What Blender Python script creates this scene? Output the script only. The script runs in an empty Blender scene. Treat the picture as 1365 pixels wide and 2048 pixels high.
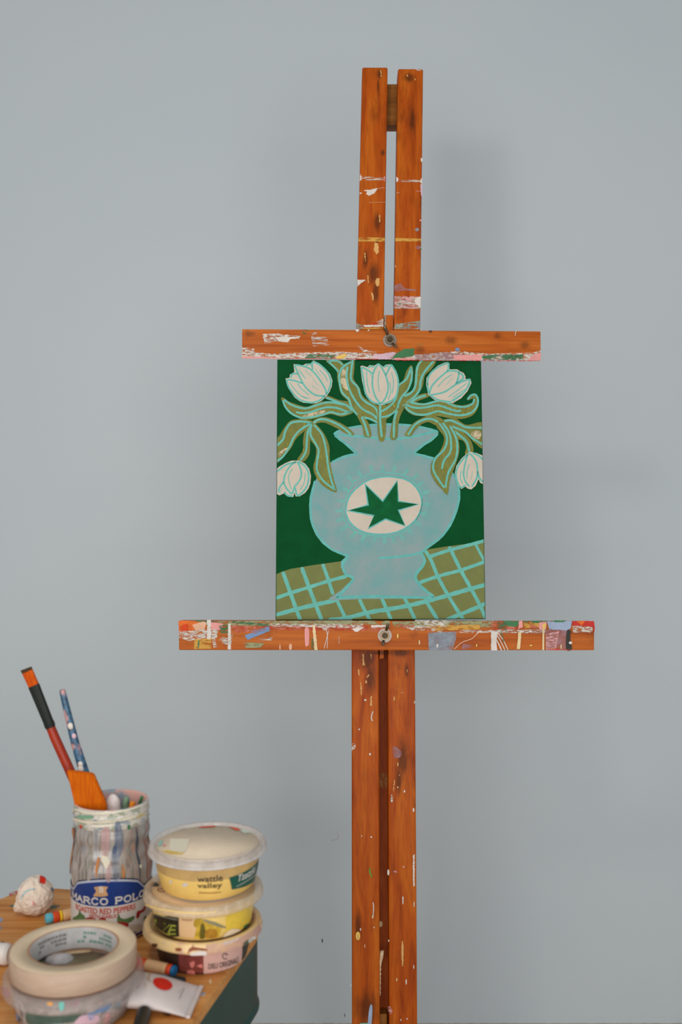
import bpy, bmesh, math, random
from mathutils import Vector, Matrix, noise
from mathutils.geometry import tessellate_polygon
random.seed(7)
C = bpy.context.scene.collection
sin, cos, PI = math.sin, math.cos, math.pi

# ------------------------------------------------------------------ camera maths
F, HOR = 1991.0, 985.0
PITCH = math.atan((HOR - 1024) / F)
CAMZ, TABLE = 1.05, 0.60
CAM = Vector((0, 0, CAMZ))
def ray(x, y):
    d = ((x - 682.5) / F, 1.0, -(y - 1024) / F)
    c, s = cos(PITCH), sin(PITCH)
    return Vector((d[0], d[1] * c - d[2] * s, d[1] * s + d[2] * c))
def onz(x, y, z):
    d = ray(x, y); return CAM + d * ((z - CAMZ) / d.z)
def ony(x, y, Y):
    d = ray(x, y); return CAM + d * (Y / d.y)

# ------------------------------------------------------------------ materials
def lin(c):
    out = []
    for v in c[:3]:
        v /= 255.0
        out.append(v / 12.92 if v <= .04045 else ((v + .055) / 1.055) ** 2.4)
    return (*out, 1.0)
MATS = {}
def newmat(name):
    m = bpy.data.materials.new(name); m.use_nodes = True
    nt = m.node_tree; b = nt.nodes['Principled BSDF']
    MATS[name] = m
    return m, nt, b
def node(nt, t, **kw):
    n = nt.nodes.new(t)
    for k, v in kw.items(): setattr(n, k, v)
    return n
def coords(nt, scale=(1, 1, 1), rot=(0, 0, 0)):
    tc = node(nt, 'ShaderNodeTexCoord'); mp = node(nt, 'ShaderNodeMapping')
    mp.inputs['Scale'].default_value = scale; mp.inputs['Rotation'].default_value = rot
    nt.links.new(tc.outputs['Object'], mp.inputs['Vector'])
    return mp.outputs['Vector']
def noise_n(nt, vec, scale, detail=4, rough=.55, dist=0):
    n = node(nt, 'ShaderNodeTexNoise')
    n.inputs['Scale'].default_value = scale; n.inputs['Detail'].default_value = detail
    n.inputs['Roughness'].default_value = rough; n.inputs['Distortion'].default_value = dist
    nt.links.new(vec, n.inputs['Vector'])
    return n.outputs['Fac']
def ramp(nt, fac, stops, interp='LINEAR'):
    r = node(nt, 'ShaderNodeValToRGB'); e = r.color_ramp.elements
    r.color_ramp.interpolation = interp
    while len(e) > 1: e.remove(e[-1])
    e[0].position = stops[0][0]; e[0].color = stops[0][1]
    for p, c in stops[1:]:
        x = e.new(p); x.color = c
    nt.links.new(fac, r.inputs['Fac'])
    return r.outputs['Color']
def mixc(nt, fac, a, b):
    m = node(nt, 'ShaderNodeMix', data_type='RGBA')
    if isinstance(fac, float): m.inputs[0].default_value = fac
    else: nt.links.new(fac, m.inputs[0])
    for i, v in ((6, a), (7, b)):
        if isinstance(v, tuple): m.inputs[i].default_value = v
        else: nt.links.new(v, m.inputs[i])
    return m.outputs[2]
def bump(nt, b, h, strength=.2, dist=.001):
    n = node(nt, 'ShaderNodeBump'); n.inputs['Strength'].default_value = strength
    n.inputs['Distance'].default_value = dist
    nt.links.new(h, n.inputs['Height']); nt.links.new(n.outputs['Normal'], b.inputs['Normal'])
def flat(name, c, rough=.55, var=.10, vscale=60., **kw):
    """plain paint or plastic with a little procedural variation in the pigment"""
    if name in MATS: return MATS[name]
    m, nt, b = newmat(name)
    l = lin(c)
    lo = tuple(v * (1 - var) for v in l[:3]) + (1,)
    hi = tuple(min(1, v * (1 + var)) for v in l[:3]) + (1,)
    col = ramp(nt, noise_n(nt, coords(nt), vscale, 3), [(.3, lo), (.7, hi)])
    nt.links.new(col, b.inputs['Base Color'])
    b.inputs['Roughness'].default_value = rough; b.inputs['Specular IOR Level'].default_value = .3
    for k, v in kw.items(): b.inputs[k].default_value = v
    return m
def dry(name, c, cover=.5, scale=(1, 1, 1), nscale=350., soft=.08, c2=None, top=1.0):
    """dry-brushed paint: broken cover over what lies below"""
    if name in MATS: return MATS[name]
    m, nt, b = newmat(name)
    f = noise_n(nt, coords(nt, scale), nscale, 5, .65)
    if c2:
        g = noise_n(nt, coords(nt, (1, 1, 1)), 90, 3)
        nt.links.new(ramp(nt, g, [(.4, lin(c)), (.6, lin(c2))]), b.inputs['Base Color'])
    else: b.inputs['Base Color'].default_value = lin(c)
    b.inputs['Roughness'].default_value = .6; b.inputs['Specular IOR Level'].default_value = .25
    t = 1 - cover
    t = .5 + (t - .5) * .5
    a = ramp(nt, f, [(max(0, t - soft), (0, 0, 0, 1)), (min(1, t + soft), (top, top, top, 1))])
    nt.links.new(a, b.inputs['Alpha'])
    return m
def wood(name, c_dark, c_mid, c_light, axis='Z', rough=.5, fine=1.0):
    m, nt, b = newmat(name)
    st = {'Z': (22, 22, 1.6), 'X': (1.6, 22, 22), 'Y': (22, 1.6, 22)}[axis]
    v = coords(nt, tuple(s * fine for s in st))
    n1 = noise_n(nt, v, 2.2, 6, .6, .8)
    st2 = {'Z': (160, 160, 5), 'X': (5, 160, 160), 'Y': (160, 5, 160)}[axis]
    n2 = noise_n(nt, coords(nt, st2), 2.0, 3, .5)
    col = ramp(nt, n1, [(.28, lin(c_dark)), (.48, lin(c_mid)), (.72, lin(c_light))])
    dk = ramp(nt, n2, [(.30, (.72, .68, .64, 1)), (.55, (1, 1, 1, 1))])
    mu = node(nt, 'ShaderNodeMix', data_type='RGBA', blend_type='MULTIPLY'); mu.inputs[0].default_value = .7
    nt.links.new(col, mu.inputs[6]); nt.links.new(dk, mu.inputs[7])
    n3 = noise_n(nt, coords(nt, (9, 9, 5)), 2.4, 4, .6)
    fac = ramp(nt, n3, [(.60, (0, 0, 0, 1)), (.74, (.55, .55, .55, 1))])
    col = mixc(nt, fac, mu.outputs[2], lin(tuple(v * .62 for v in c_dark)))
    nt.links.new(col, b.inputs['Base Color'])
    b.inputs['Roughness'].default_value = rough; b.inputs['Specular IOR Level'].default_value = .14
    bump(nt, b, n2, .25, .0006)
    return m
def clearplastic(name, c=(225, 222, 218), alpha=.4, rough=.12):
    m, nt, b = newmat(name)
    b.inputs['Base Color'].default_value = lin(c); b.inputs['Roughness'].default_value = rough
    n = noise_n(nt, coords(nt), 120, 3)
    nt.links.new(ramp(nt, n, [(.35, (alpha * .8,) * 3 + (1,)), (.65, (alpha * 1.2,) * 3 + (1,))]), b.inputs['Alpha'])
    bump(nt, b, n, .1, .001)
    return m

# ------------------------------------------------------------------ object helpers
def link(o): C.objects.link(o); return o
def thing(name, label, cat, loc, group=None):
    o = link(bpy.data.objects.new(name, None)); o.empty_display_size = .05
    o.location = loc; o['label'] = label; o['category'] = cat
    if group: o['group'] = group
    return o
def worldloc(o):
    v = Vector(o.location)
    while o.parent: o = o.parent; v += Vector(o.location)
    return v
def obj(name, bm, mats, parent=None, origin=None, smooth=False, label=None):
    """link a bmesh given in world coordinates as ONE mesh object"""
    me = bpy.data.meshes.new(name)
    org = worldloc(parent) if parent else Vector(origin or (0, 0, 0))
    bmesh.ops.translate(bm, verts=bm.verts, vec=-org)
    bm.to_mesh(me); bm.free()
    for m in (mats if isinstance(mats, (list, tuple)) else [mats]): me.materials.append(m)
    if smooth:
        for p in me.polygons: p.use_smooth = True
        if smooth != 'all': 
            me.set_sharp_from_angle(angle=math.radians(35))
    o = link(bpy.data.objects.new(name, me))
    if parent: o.parent = parent
    else: o.location = org
    if label: o['label'] = label
    return o
def tag(o, label, cat, group=None):
    o['label'] = label; o['category'] = cat
    if group: o['group'] = group
    return o
def struct(o): o['kind'] = 'structure'; return o

class Pal:
    """material slots of one mesh, filled as they are used"""
    def __init__(self, *m): self.m = list(m)
    def __call__(self, m):
        if m not in self.m: self.m.append(m)
        return self.m.index(m)

def box8(bm, p, mi=0, bev=0.0):
    """p: 4 front corners then 4 back corners (same winding)"""
    t = bmesh.new()
    v = [t.verts.new(q) for q in p]
    for f in ((0, 1, 2, 3), (7, 6, 5, 4), (0, 4, 5, 1), (1, 5, 6, 2), (2, 6, 7, 3), (3, 7, 4, 0)):
        t.faces.new([v[i] for i in f])
    bmesh.ops.recalc_face_normals(t, faces=t.faces)
    if bev: bmesh.ops.bevel(t, geom=list(t.edges), offset=bev, segments=2, affect='EDGES', profile=.6)
    merge(bm, t, mi)
def merge(bm, t, mi=None):
    mp = {}
    for v in t.verts: mp[v] = bm.verts.new(v.co)
    for f in t.faces:
        try:
            g = bm.faces.new([mp[v] for v in f.verts]); g.material_index = f.material_index if mi is None else mi
            g.smooth = f.smooth
        except ValueError: pass
    t.free()
def abox(bm, x0, x1, y0, y1, z0, z1, mi=0, bev=0.0):
    box8(bm, [(x0, y0, z0), (x1, y0, z0), (x1, y0, z1), (x0, y0, z1), (x0, y1, z0), (x1, y1, z0), (x1, y1, z1), (x0, y1, z1)], mi, bev)
def lathe(bm, prof, center, mi=0, seg=72, mfun=None, wob=None):
    cx, cy, cz = center
    rings = []
    for r, z in prof:
        if r < 1e-6: rings.append([bm.verts.new((cx, cy, cz + z))])
        else:
            rr = []
            for k in range(seg):
                a = 2 * PI * k / seg
                q = r + (wob(a, z) if wob else 0)
                rr.append(bm.verts.new((cx + q * cos(a), cy + q * sin(a), cz + z)))
            rings.append(rr)
    for i in range(len(rings) - 1):
        A, B = rings[i], rings[i + 1]
        m = mfun(i) if mfun else mi
        for k in range(seg):
            k2 = (k + 1) % seg
            if len(A) == 1 and len(B) == 1: continue
            if len(A) == 1: f = bm.faces.new((A[0], B[k2], B[k]))
            elif len(B) == 1: f = bm.faces.new((A[k], A[k2], B[0]))
            else: f = bm.faces.new((A[k], A[k2], B[k2], B[k]))
            f.material_index = m; f.smooth = True
def tube(bm, pts, rad, mi=0, seg=16, cap=True, flatx=1.0, side=None):
    """tube through pts with radius per point; side + flatx flatten it"""
    pts = [Vector(p) for p in pts]
    if not isinstance(rad, (list, tuple)): rad = [rad] * len(pts)
    rings = []; prev = None
    for i, p in enumerate(pts):
        d = (pts[min(i + 1, len(pts) - 1)] - pts[max(i - 1, 0)]).normalized()
        a = Vector(side) if side else (prev if prev else (Vector((0, 1, 0)) if abs(d.y) < .9 else Vector((1, 0, 0))))
        a = (a - d * a.dot(d)).normalized(); prev = a; b = d.cross(a)
        rings.append([bm.verts.new(p + (a * cos(2 * PI * k / seg) * flatx + b * sin(2 * PI * k / seg)) * rad[i]) for k in range(seg)])
    for A, B in zip(rings, rings[1:]):
        for k in range(seg):
            f = bm.faces.new((A[k], A[(k + 1) % seg], B[(k + 1) % seg], B[k])); f.material_index = mi; f.smooth = True
    if cap:
        f = bm.faces.new(rings[0][::-1]); f.material_index = mi
        f = bm.faces.new(rings[-1]); f.material_index = mi

# ------------------------------------------------------------------ 2-D shapes laid on surfaces
class Plane:
    def __init__(s, O, u, v):
        s.O, s.u, s.v = Vector(O), Vector(u).normalized(), Vector(v).normalized(); s.n = s.u.cross(s.v)
        if s.n.dot(CAM - s.O) < 0: s.n = -s.n
        s.step = None
    def px(s, x, y, off=0.0):
        d = ray(x, y); t = ((s.O + s.n * off - CAM).dot(s.n)) / d.dot(s.n); p = CAM + d * t - s.O
        return (p.dot(s.u), p.dot(s.v))
    def p3(s, a, b, off=0.0): return s.O + s.u * a + s.v * b + s.n * off
    def at(s, x, y, off=0.0): return s.p3(*s.px(x, y, off), off)
class Round:
    """side of a lathed thing: a = angle from the camera side times R, b = height"""
    def __init__(s, cx, cy, z0, prof, step=.0025):
        s.cx, s.cy, s.z0, s.prof, s.step = cx, cy, z0, prof, step
        s.R = max(r for r, z in prof); s.th0 = math.atan2(cx, cy)
    def r(s, z):
        p = s.prof
        if z <= p[0][1]: return p[0][0]
        for (r0, z0), (r1, z1) in zip(p, p[1:]):
            if z <= z1: return r0 + (r1 - r0) * (z - z0) / max(1e-9, z1 - z0)
        return p[-1][0]
    def px(s, x, y, off=0.0):
        d = ray(x, y); L = math.hypot(s.cx, s.cy)
        best = None; t = L - s.R * 1.6
        while t < L + .02:
            p = CAM + d * t; q = math.hypot(p.x - s.cx, p.y - s.cy) - s.r(p.z - s.z0)
            if q <= 0: best = p; break
            if best is None or q < bq: cand, bq = p, q; best = best or None
            t += .0004
        p = best or cand
        th = math.atan2(p.x - s.cx, -(p.y - s.cy)) + s.th0
        th = (th + PI) % (2 * PI) - PI
        return (th * s.R, p.z - s.z0)
    def p3(s, a, b, off=0.0):
        b = min(max(b, s.prof[0][1]), s.prof[-1][1]); th = a / s.R - s.th0; r = s.r(b) + off
        return Vector((s.cx + r * sin(th), s.cy - r * cos(th), s.z0 + b))
def catmull(pts, n=6, closed=False):
    out = []; N = len(pts)
    rng = range(N if closed else N - 1)
    for i in rng:
        g = (lambda k: pts[k % N]) if closed else (lambda k: pts[min(max(k, 0), N - 1)])
        p0, p1, p2, p3 = g(i - 1), g(i), g(i + 1), g(i + 2)
        for k in range(n):
            t = k / n
            out.append(tuple(.5 * (2 * p1[j] + (p2[j] - p0[j]) * t + (2 * p0[j] - 5 * p1[j] + 4 * p2[j] - p3[j]) * t * t + (3 * p1[j] - p0[j] - 3 * p2[j] + p3[j]) * t ** 3) for j in (0, 1)))
    if not closed: out.append(tuple(pts[-1]))
    return out
def rough(pts, amp, step):
    out = []; N = len(pts)
    for i in range(N):
        a, b = pts[i], pts[(i + 1) % N]; L = math.hypot(b[0] - a[0], b[1] - a[1]); k = max(1, int(L / step))
        for j in range(k):
            t = j / k; e = amp if j else amp * .4
            out.append((a[0] + (b[0] - a[0]) * t + random.uniform(-e, e), a[1] + (b[1] - a[1]) * t + random.uniform(-e, e)))
    return out
def clip(poly, quad):
    """keep the part of poly inside a convex quad (image order, clockwise on screen)"""
    for i in range(len(quad)):
        a, b = quad[i], quad[(i + 1) % len(quad)]
        ins = lambda p: (b[0] - a[0]) * (p[1] - a[1]) - (b[1] - a[1]) * (p[0] - a[0]) >= 0
        out = []
        for j in range(len(poly)):
            p, q = poly[j], poly[(j + 1) % len(poly)]
            ip, iq = ins(p), ins(q)
            if ip: out.append(p)
            if ip != iq:
                d1 = (b[0] - a[0]) * (p[1] - a[1]) - (b[1] - a[1]) * (p[0] - a[0])
                d2 = (b[0] - a[0]) * (q[1] - a[1]) - (b[1] - a[1]) * (q[0] - a[0])
                t = d1 / (d1 - d2); out.append((p[0] + (q[0] - p[0]) * t, p[1] + (q[1] - p[1]) * t))
        poly = out
        if not poly: return []
    return poly
def lay(bm, surf, ab, mi, off, tris=None):
    """lay a 2-D polygon (surface metres) on surf; tris: ready faces"""
    if len(ab) < 3: return
    t = bmesh.new()
    vs = [t.verts.new((a, b, 0)) for a, b in ab]
    if tris is None: tris = tessellate_polygon([[Vector((a, b, 0)) for a, b in ab]])
    for f in tris:
        try: t.faces.new([vs[i] for i in f])
        except ValueError: pass
    if surf.step:
        lo = min(a for a, b in ab); hi = max(a for a, b in ab); x = lo + surf.step
        while x < hi:
            bmesh.ops.bisect_plane(t, geom=t.verts[:] + t.edges[:] + t.faces[:], plane_co=(x, 0, 0), plane_no=(1, 0, 0)); x += surf.step
        if hi - lo > 0:
            lo = min(b for a, b in ab); hi = max(b for a, b in ab); x = lo + surf.step * 1.6
            while x < hi:
                bmesh.ops.bisect_plane(t, geom=t.verts[:] + t.edges[:] + t.faces[:], plane_co=(0, x, 0), plane_no=(0, 1, 0)); x += surf.step * 1.6
    for v in t.verts: v.co = surf.p3(v.co.x, v.co.y, off)
    merge(bm, t, mi)
def patch(bm, surf, pts, mi, off, base=0.0, quad=None, sm=False, rg=None, n=6):
    """polygon given in photograph pixels, put where it lies on surf"""
    if sm: pts = catmull(pts, n, True)
    if rg: pts = rough(pts, *rg)
    if quad: pts = clip(pts, quad)
    lay(bm, surf, [surf.px(x, y, base) for x, y in pts], mi, base + off)
def stroke(bm, surf, pts, w, mi, off, base=0.0, quad=None, n=7, taper=.55, curve=True):
    c = catmull(pts, n) if curve and len(pts) > 2 else list(pts)
    L, R = [], []; N = len(c)
    for i, p in enumerate(c):
        a, b = c[max(i - 1, 0)], c[min(i + 1, N - 1)]
        dx, dy = b[0] - a[0], b[1] - a[1]; l = math.hypot(dx, dy) or 1
        k = w / 2 * (taper if i in (0, N - 1) else 1) * (1 + .10 * sin(i * 1.7 + p[0]))
        L.append((p[0] - dy / l * k, p[1] + dx / l * k)); R.append((p[0] + dy / l * k, p[1] - dx / l * k))
    if not surf.step and not quad:
        ab = [surf.px(x, y, base) for x, y in L + R]
        lay(bm, surf, ab, mi, base + off, [(i, i + 1, N + i + 1, N + i) for i in range(N - 1)]); return
    for i in range(N - 1):
        q = [L[i], L[i + 1], R[i + 1], R[i]]
        if quad: q = clip(q, quad)
        if len(q) >= 3: 
            ab = [surf.px(x, y, base) for x, y in q]
            lay(bm, surf, ab, mi, base + off, [tuple(range(len(ab)))])
def ell(cx, cy, rx, ry, n=14, rot=0.0):
    return [(cx + rx * cos(2 * PI * k / n) * cos(rot) - ry * sin(2 * PI * k / n) * sin(rot), cy + rx * cos(2 * PI * k / n) * sin(rot) + ry * sin(2 * PI * k / n) * cos(rot)) for k in range(n)]
_tc = {}
def glyphs(s, bold=0.0, shear=0.0, res=3):
    """text outline from the built-in font as (points, faces), 1 unit high"""
    key = (s, bold, shear)
    if key not in _tc:
        cu = bpy.data.curves.new('lettering', 'FONT'); cu.body = s; cu.offset = bold; cu.shear = shear; cu.resolution_u = res
        o = bpy.data.objects.new('lettering', cu); C.objects.link(o)
        dg = bpy.context.evaluated_depsgraph_get(); ev = o.evaluated_get(dg); me = ev.to_mesh()
        pts = [(v.co.x, v.co.y) for v in me.vertices]; fs = [tuple(p.vertices) for p in me.polygons]
        ev.to_mesh_clear(); bpy.data.objects.remove(o); bpy.data.curves.remove(cu)
        x0 = min(p[0] for p in pts); x1 = max(p[0] for p in pts); y0 = min(p[1] for p in pts); y1 = max(p[1] for p in pts)
        _tc[key] = ([((x - x0) / (x1 - x0), (y - y0) / (y1 - y0)) for x, y in pts], fs)
    return _tc[key]
def text(bm, surf, s, quad, mi, off, bold=0.0, shear=0.0, serif=False):
    """lettering stretched into quad = 4 surface points: bottom left, bottom right, top right, top left"""
    pts, fs = glyphs(s, bold, shear)
    (ax, ay), (bx, by), (cx, cy), (dx, dy) = quad
    ab = [((1 - v) * ((1 - u) * ax + u * bx) + v * ((1 - u) * dx + u * cx), (1 - v) * ((1 - u) * ay + u * by) + v * ((1 - u) * dy + u * cy)) for u, v in pts]
    t = bmesh.new(); vs = [t.verts.new((a, b, 0)) for a, b in ab]
    for f in fs:
        try: t.faces.new([vs[i] for i in f])
        except ValueError: pass
    for v in t.verts: v.co = surf.p3(v.co.x, v.co.y, off)
    merge(bm, t, mi)
def Z(reg, pts):
    """points read in an enlarged crop -> photograph pixels"""
    x0, y0, k = REG[reg]; return [(x0 + x / k, y0 + y / k) for x, y in pts]
REG = {0: (540, 700, 3.1023), 1: (540, 710, 6.2045), 2: (760, 710, 6.2045), 3: (540, 830, 6.2045), 4: (760, 830, 6.2045), 5: (610, 900, 4.2656),
       6: (545, 1070, 6.2045), 7: (760, 1070, 6.2045), 8: (340, 1220, 3.1023), 9: (740, 1220, 2.9043), 10: (470, 640, 2.1667), 11: (680, 120, 6.825),
       12: (680, 400, 6.4), 13: (680, 1290, 5.25), 14: (640, 1660, 5.277), 15: (100, 1520, 5.6875), 16: (280, 1630, 5.25), 17: (280, 1760, 5.25),
       18: (260, 1900, 8.531), 19: (0, 1880, 4.55)}

# ------------------------------------------------------------------ room
m, nt, b = newmat('wall_paint')
n1 = noise_n(nt, coords(nt), 1.6, 3, .5); n2 = noise_n(nt, coords(nt), 420, 3, .5)
nt.links.new(ramp(nt, n1, [(.35, lin((193, 202, 208))), (.65, lin((197, 205, 210)))]), b.inputs['Base Color'])
b.inputs['Roughness'].default_value = .75; bump(nt, b, n2, .12, .0006)
WALL_Y = 1.95
scuff = flat('dark_scuff', (40, 45, 50)); scuff2 = flat('pale_scuff', (165, 170, 172))
bm = bmesh.new()
abox(bm, -2.6, 2.6, WALL_Y, WALL_Y + .1, 0, 2.7)
wp = Plane((0, WALL_Y, CAMZ), (1, 0, 0), (0, 0, 1))
patch(bm, wp, [(643.6, 1878), (646, 1877.5), (646.3, 1885), (644.4, 1886)], 1, .0002)
patch(bm, wp, [(688.8, 2028), (690.5, 2027), (691, 2033), (689.6, 2034)], 1, .0002)
stroke(bm, wp, [(663, 1681), (672, 1679), (677, 1674), (675, 1665)], 1.2, 2, .0002)
struct(obj('wall_back', bm, [MATS['wall_paint'], scuff, scuff2], origin=(0, WALL_Y, 0)))
wood('floor_boards', (176, 164, 148), (192, 180, 164), (204, 194, 178), 'Y', .5)
bm = bmesh.new(); abox(bm, -2.6, 2.6, -2.2, WALL_Y, -.05, 0)
struct(obj('floor', bm, MATS['floor_boards']))

# ------------------------------------------------------------------ easel
LEAN = math.radians(6.0)
EU = Vector((1, 0, 0)); EV = Vector((0, sin(LEAN), cos(LEAN)))
EO = ony(767, 1270, 1.425)
EP = Plane(EO, EU, EV)            # front face of the uprights
def eb(x0, y0, x1, y1, n0, n1, tl=None, tr=None, br=None, bl=None):
    """board: pixel corners of its front face at offset n1, back at n0"""
    q = [bl or (x0, y1), br or (x1, y1), tr or (x1, y0), tl or (x0, y0)]
    ab = [EP.px(x, y, n1) for x, y in q]
    return [EP.p3(a, b2, n1) for a, b2 in ab] + [EP.p3(a, b2, n0) for a, b2 in ab]
wood('easel_wood', (138, 52, 5), (173, 77, 10), (194, 102, 22), 'Z', .42)
wood('easel_bar_wood', (150, 68, 18), (180, 90, 24), (196, 110, 42), 'X', .45)
wood('dark_wood', (100, 60, 24), (132, 82, 32), (150, 98, 44), 'X', .5)
wood('rail_wood', (126, 54, 16), (160, 70, 22), (182, 88, 32), 'Z', .5)
P_WHITE = flat('paint_white', (214, 205, 196)); P_PINK = flat('paint_pink', (222, 150, 145)); P_RED = flat('paint_red', (190, 40, 28))
P_ORANGE = flat('paint_orange', (220, 104, 24)); P_PEACH = flat('paint_peach', (224, 172, 140)); P_CREAM = flat('paint_cream', (222, 196, 150))
P_GREEN = flat('paint_green', (58, 116, 72)); P_BLUE = flat('paint_blue', (110, 140, 180)); P_LBLUE = flat('paint_light_blue', (150, 165, 190))
P_YELLOW = flat('paint_yellow', (226, 190, 92)); P_BLACK = flat('paint_black', (42, 42, 38)); P_LILAC = flat('paint_lilac', (206, 172, 186))
P_TAN = flat('bare_wood_chip', (208, 158, 92)); P_BROWN = flat('bark_brown', (92, 52, 24))
kx, kz = (1, 3, 3), (3, 3, 1)
D_WHITE = dry('dry_white', (212, 204, 194), .5, kx, 160); D_WHITE2 = dry('dry_white_thin', (205, 195, 185), .40, (1, 5, 7), 70)
D_GREEN = dry('dry_green', (62, 112, 74), .52, kx, 120); D_GREY = dry('dry_grey_green', (150, 158, 142), .56, kx, 120)
D_RED = dry('dry_red', (190, 62, 44), .5, kx, 120, c2=(206, 120, 100)); D_OCHRE = dry('dry_ochre', (204, 152, 66), .62, kx, 90)
D_PINK = dry('dry_pink', (216, 160, 160), .5, kx, 120); D_LILAC = dry('dry_lilac', (170, 132, 140), .55, (1, 1, 1), 90, .2, None, .75)
D_BLUE = dry('dry_grey_blue', (150, 158, 170), .66, (1, 1, 1), 90, .2, None, .85); D_BROWN = dry('dry_brown', (96, 48, 16), .66, (4, 4, 1), 60, .22, None, .72)
D_TAN = dry('dry_tan', (190, 134, 70), .5, kz, 120, .15, None, .85); D_OLIVE = dry('dry_olive', (150, 150, 110), .6, kx, 100)

easel = thing('studio_easel', 'tall orange-brown wooden easel splattered with paint, holding the green flower painting', 'easel', (EO.x, EO.y - EO.z * math.tan(LEAN), 0))
def stains_and_shade(mat, items, dark=(74, 34, 8), amount=.78):
    """old dents and grime in the wood, and painted shade under the ledge: soft noisy spots at fixed places on the easel"""
    nt = mat.node_tree; b = nt.nodes['Principled BSDF']; src = b.inputs['Base Color'].links[0].from_socket
    tc = node(nt, 'ShaderNodeTexCoord'); acc = None
    nz = noise_n(nt, coords(nt, (5, 5, 1)), 34, 5, .7, .4)
    for x, y, rx, ry, off in items:
        c = EP.at(x, y, off) - worldloc(easel); px = 1.425 / F
        sb = node(nt, 'ShaderNodeVectorMath', operation='SUBTRACT'); nt.links.new(tc.outputs['Object'], sb.inputs[0]); sb.inputs[1].default_value = c
        ml = node(nt, 'ShaderNodeVectorMath', operation='MULTIPLY'); nt.links.new(sb.outputs[0], ml.inputs[0]); ml.inputs[1].default_value = (1 / (rx * px), 0, 1 / (ry * px))
        ln = node(nt, 'ShaderNodeVectorMath', operation='LENGTH'); nt.links.new(ml.outputs[0], ln.inputs[0])
        mr = node(nt, 'ShaderNodeMapRange'); mr.inputs['From Min'].default_value = .15; mr.inputs['From Max'].default_value = 1.55; mr.inputs['To Min'].default_value = 1; mr.inputs['To Max'].default_value = 0
        nt.links.new(ln.outputs['Value'], mr.inputs['Value'])
        if acc is None: acc = mr.outputs[0]
        else:
            mx = node(nt, 'ShaderNodeMath', operation='MAXIMUM'); nt.links.new(acc, mx.inputs[0]); nt.links.new(mr.outputs[0], mx.inputs[1]); acc = mx.outputs[0]
    ad = node(nt, 'ShaderNodeMath', operation='MULTIPLY_ADD'); nt.links.new(nz, ad.inputs[0]); ad.inputs[1].default_value = 1.5; ad.inputs[2].default_value = -.75
    sm = node(nt, 'ShaderNodeMath', operation='ADD'); nt.links.new(acc, sm.inputs[0]); nt.links.new(ad.outputs[0], sm.inputs[1])
    ml2 = node(nt, 'ShaderNodeMath', operation='MULTIPLY'); nt.links.new(sm.outputs[0], ml2.inputs[0]); nt.links.new(acc, ml2.inputs[1])
    f = ramp(nt, ml2.outputs[0], [(.12, (0, 0, 0, 1)), (.75, (amount, amount, amount, 1))])
    nt.links.new(mixc(nt, f, src, lin(dark)), b.inputs['Base Color'])
stains_and_shade(MATS['easel_wood'], [(759, 147, 9, 15, 0), (757, 175, 4, 26, 0), (766, 306, 6, 10, 0), (756, 445, 11, 26, 0), (753, 490, 6, 22, 0), (747, 548, 17, 30, 0), (752, 585, 9, 34, 0), (819, 155, 16, 14, 0), (826, 240, 9, 36, 0), (732, 520, 8, 26, 0),
                            (735, 1318, 22, 30, 0), (742, 1355, 14, 40, 0), (803, 1306, 26, 10, 0), (814, 1340, 5, 18, 0), (806, 1520, 15, 56, 0), (798, 1560, 9, 36, 0), (760, 1306, 40, 6, 0), (735, 2020, 30, 40, 0), (716, 1850, 8, 36, 0)])  # the wide flat spots just under the ledge paint its shade into the wood
stains_and_shade(MATS['easel_bar_wood'], [(902, 681, 16, 11, .02), (996, 672, 12, 9, .02), (840, 700, 14, 10, .02), (1050, 690, 14, 12, .02), (500, 668, 14, 8, .02)], (96, 50, 16), .6)
def marks(bm, pal, base, items):
    if base == 0: items = [(g, q, P_TAN if m is D_TAN else m, 'c' if m in (P_TAN, D_TAN) and k in 'sx' else k) if not isinstance(k, (int, float)) else (g, q, m, k) for g, q, m, k in items if m not in (D_BROWN, P_BROWN) and not (m is D_LILAC and g == 12 and k == 's' and len(q) == 5)]
    """items: (crop, points, material, kind) kind: s smooth, r ragged, number = stroke width"""
    for k, (reg, pts, mat, kind) in enumerate(items):
        p = Z(reg, pts) if reg is not None else pts
        o = .00015 + .00003 * k
        if isinstance(kind, (int, float)): stroke(bm, EP, p, kind, pal(mat), o, base)
        elif kind == 's': patch(bm, EP, p, pal(mat), o, base, sm=True)
        elif kind == 'c': patch(bm, EP, [(sum(a for a, _ in p) / len(p) + (x - sum(a for a, _ in p) / len(p)) * .72, y) for x, y in p], pal(mat), o, base, rg=(.8, 1.2))
        elif kind == 'r': patch(bm, EP, p, pal(mat), o, base, rg=(.7, 1.6))
        else: patch(bm, EP, p, pal(mat), o, base)
ST = -.032                                                     # uprights run from n=0 back to ST
def down(px):                                                  # extend an upright to the floor
    a, b2 = EP.px(px[0], 2048); return EP.px(px[0], 2048)
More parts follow.
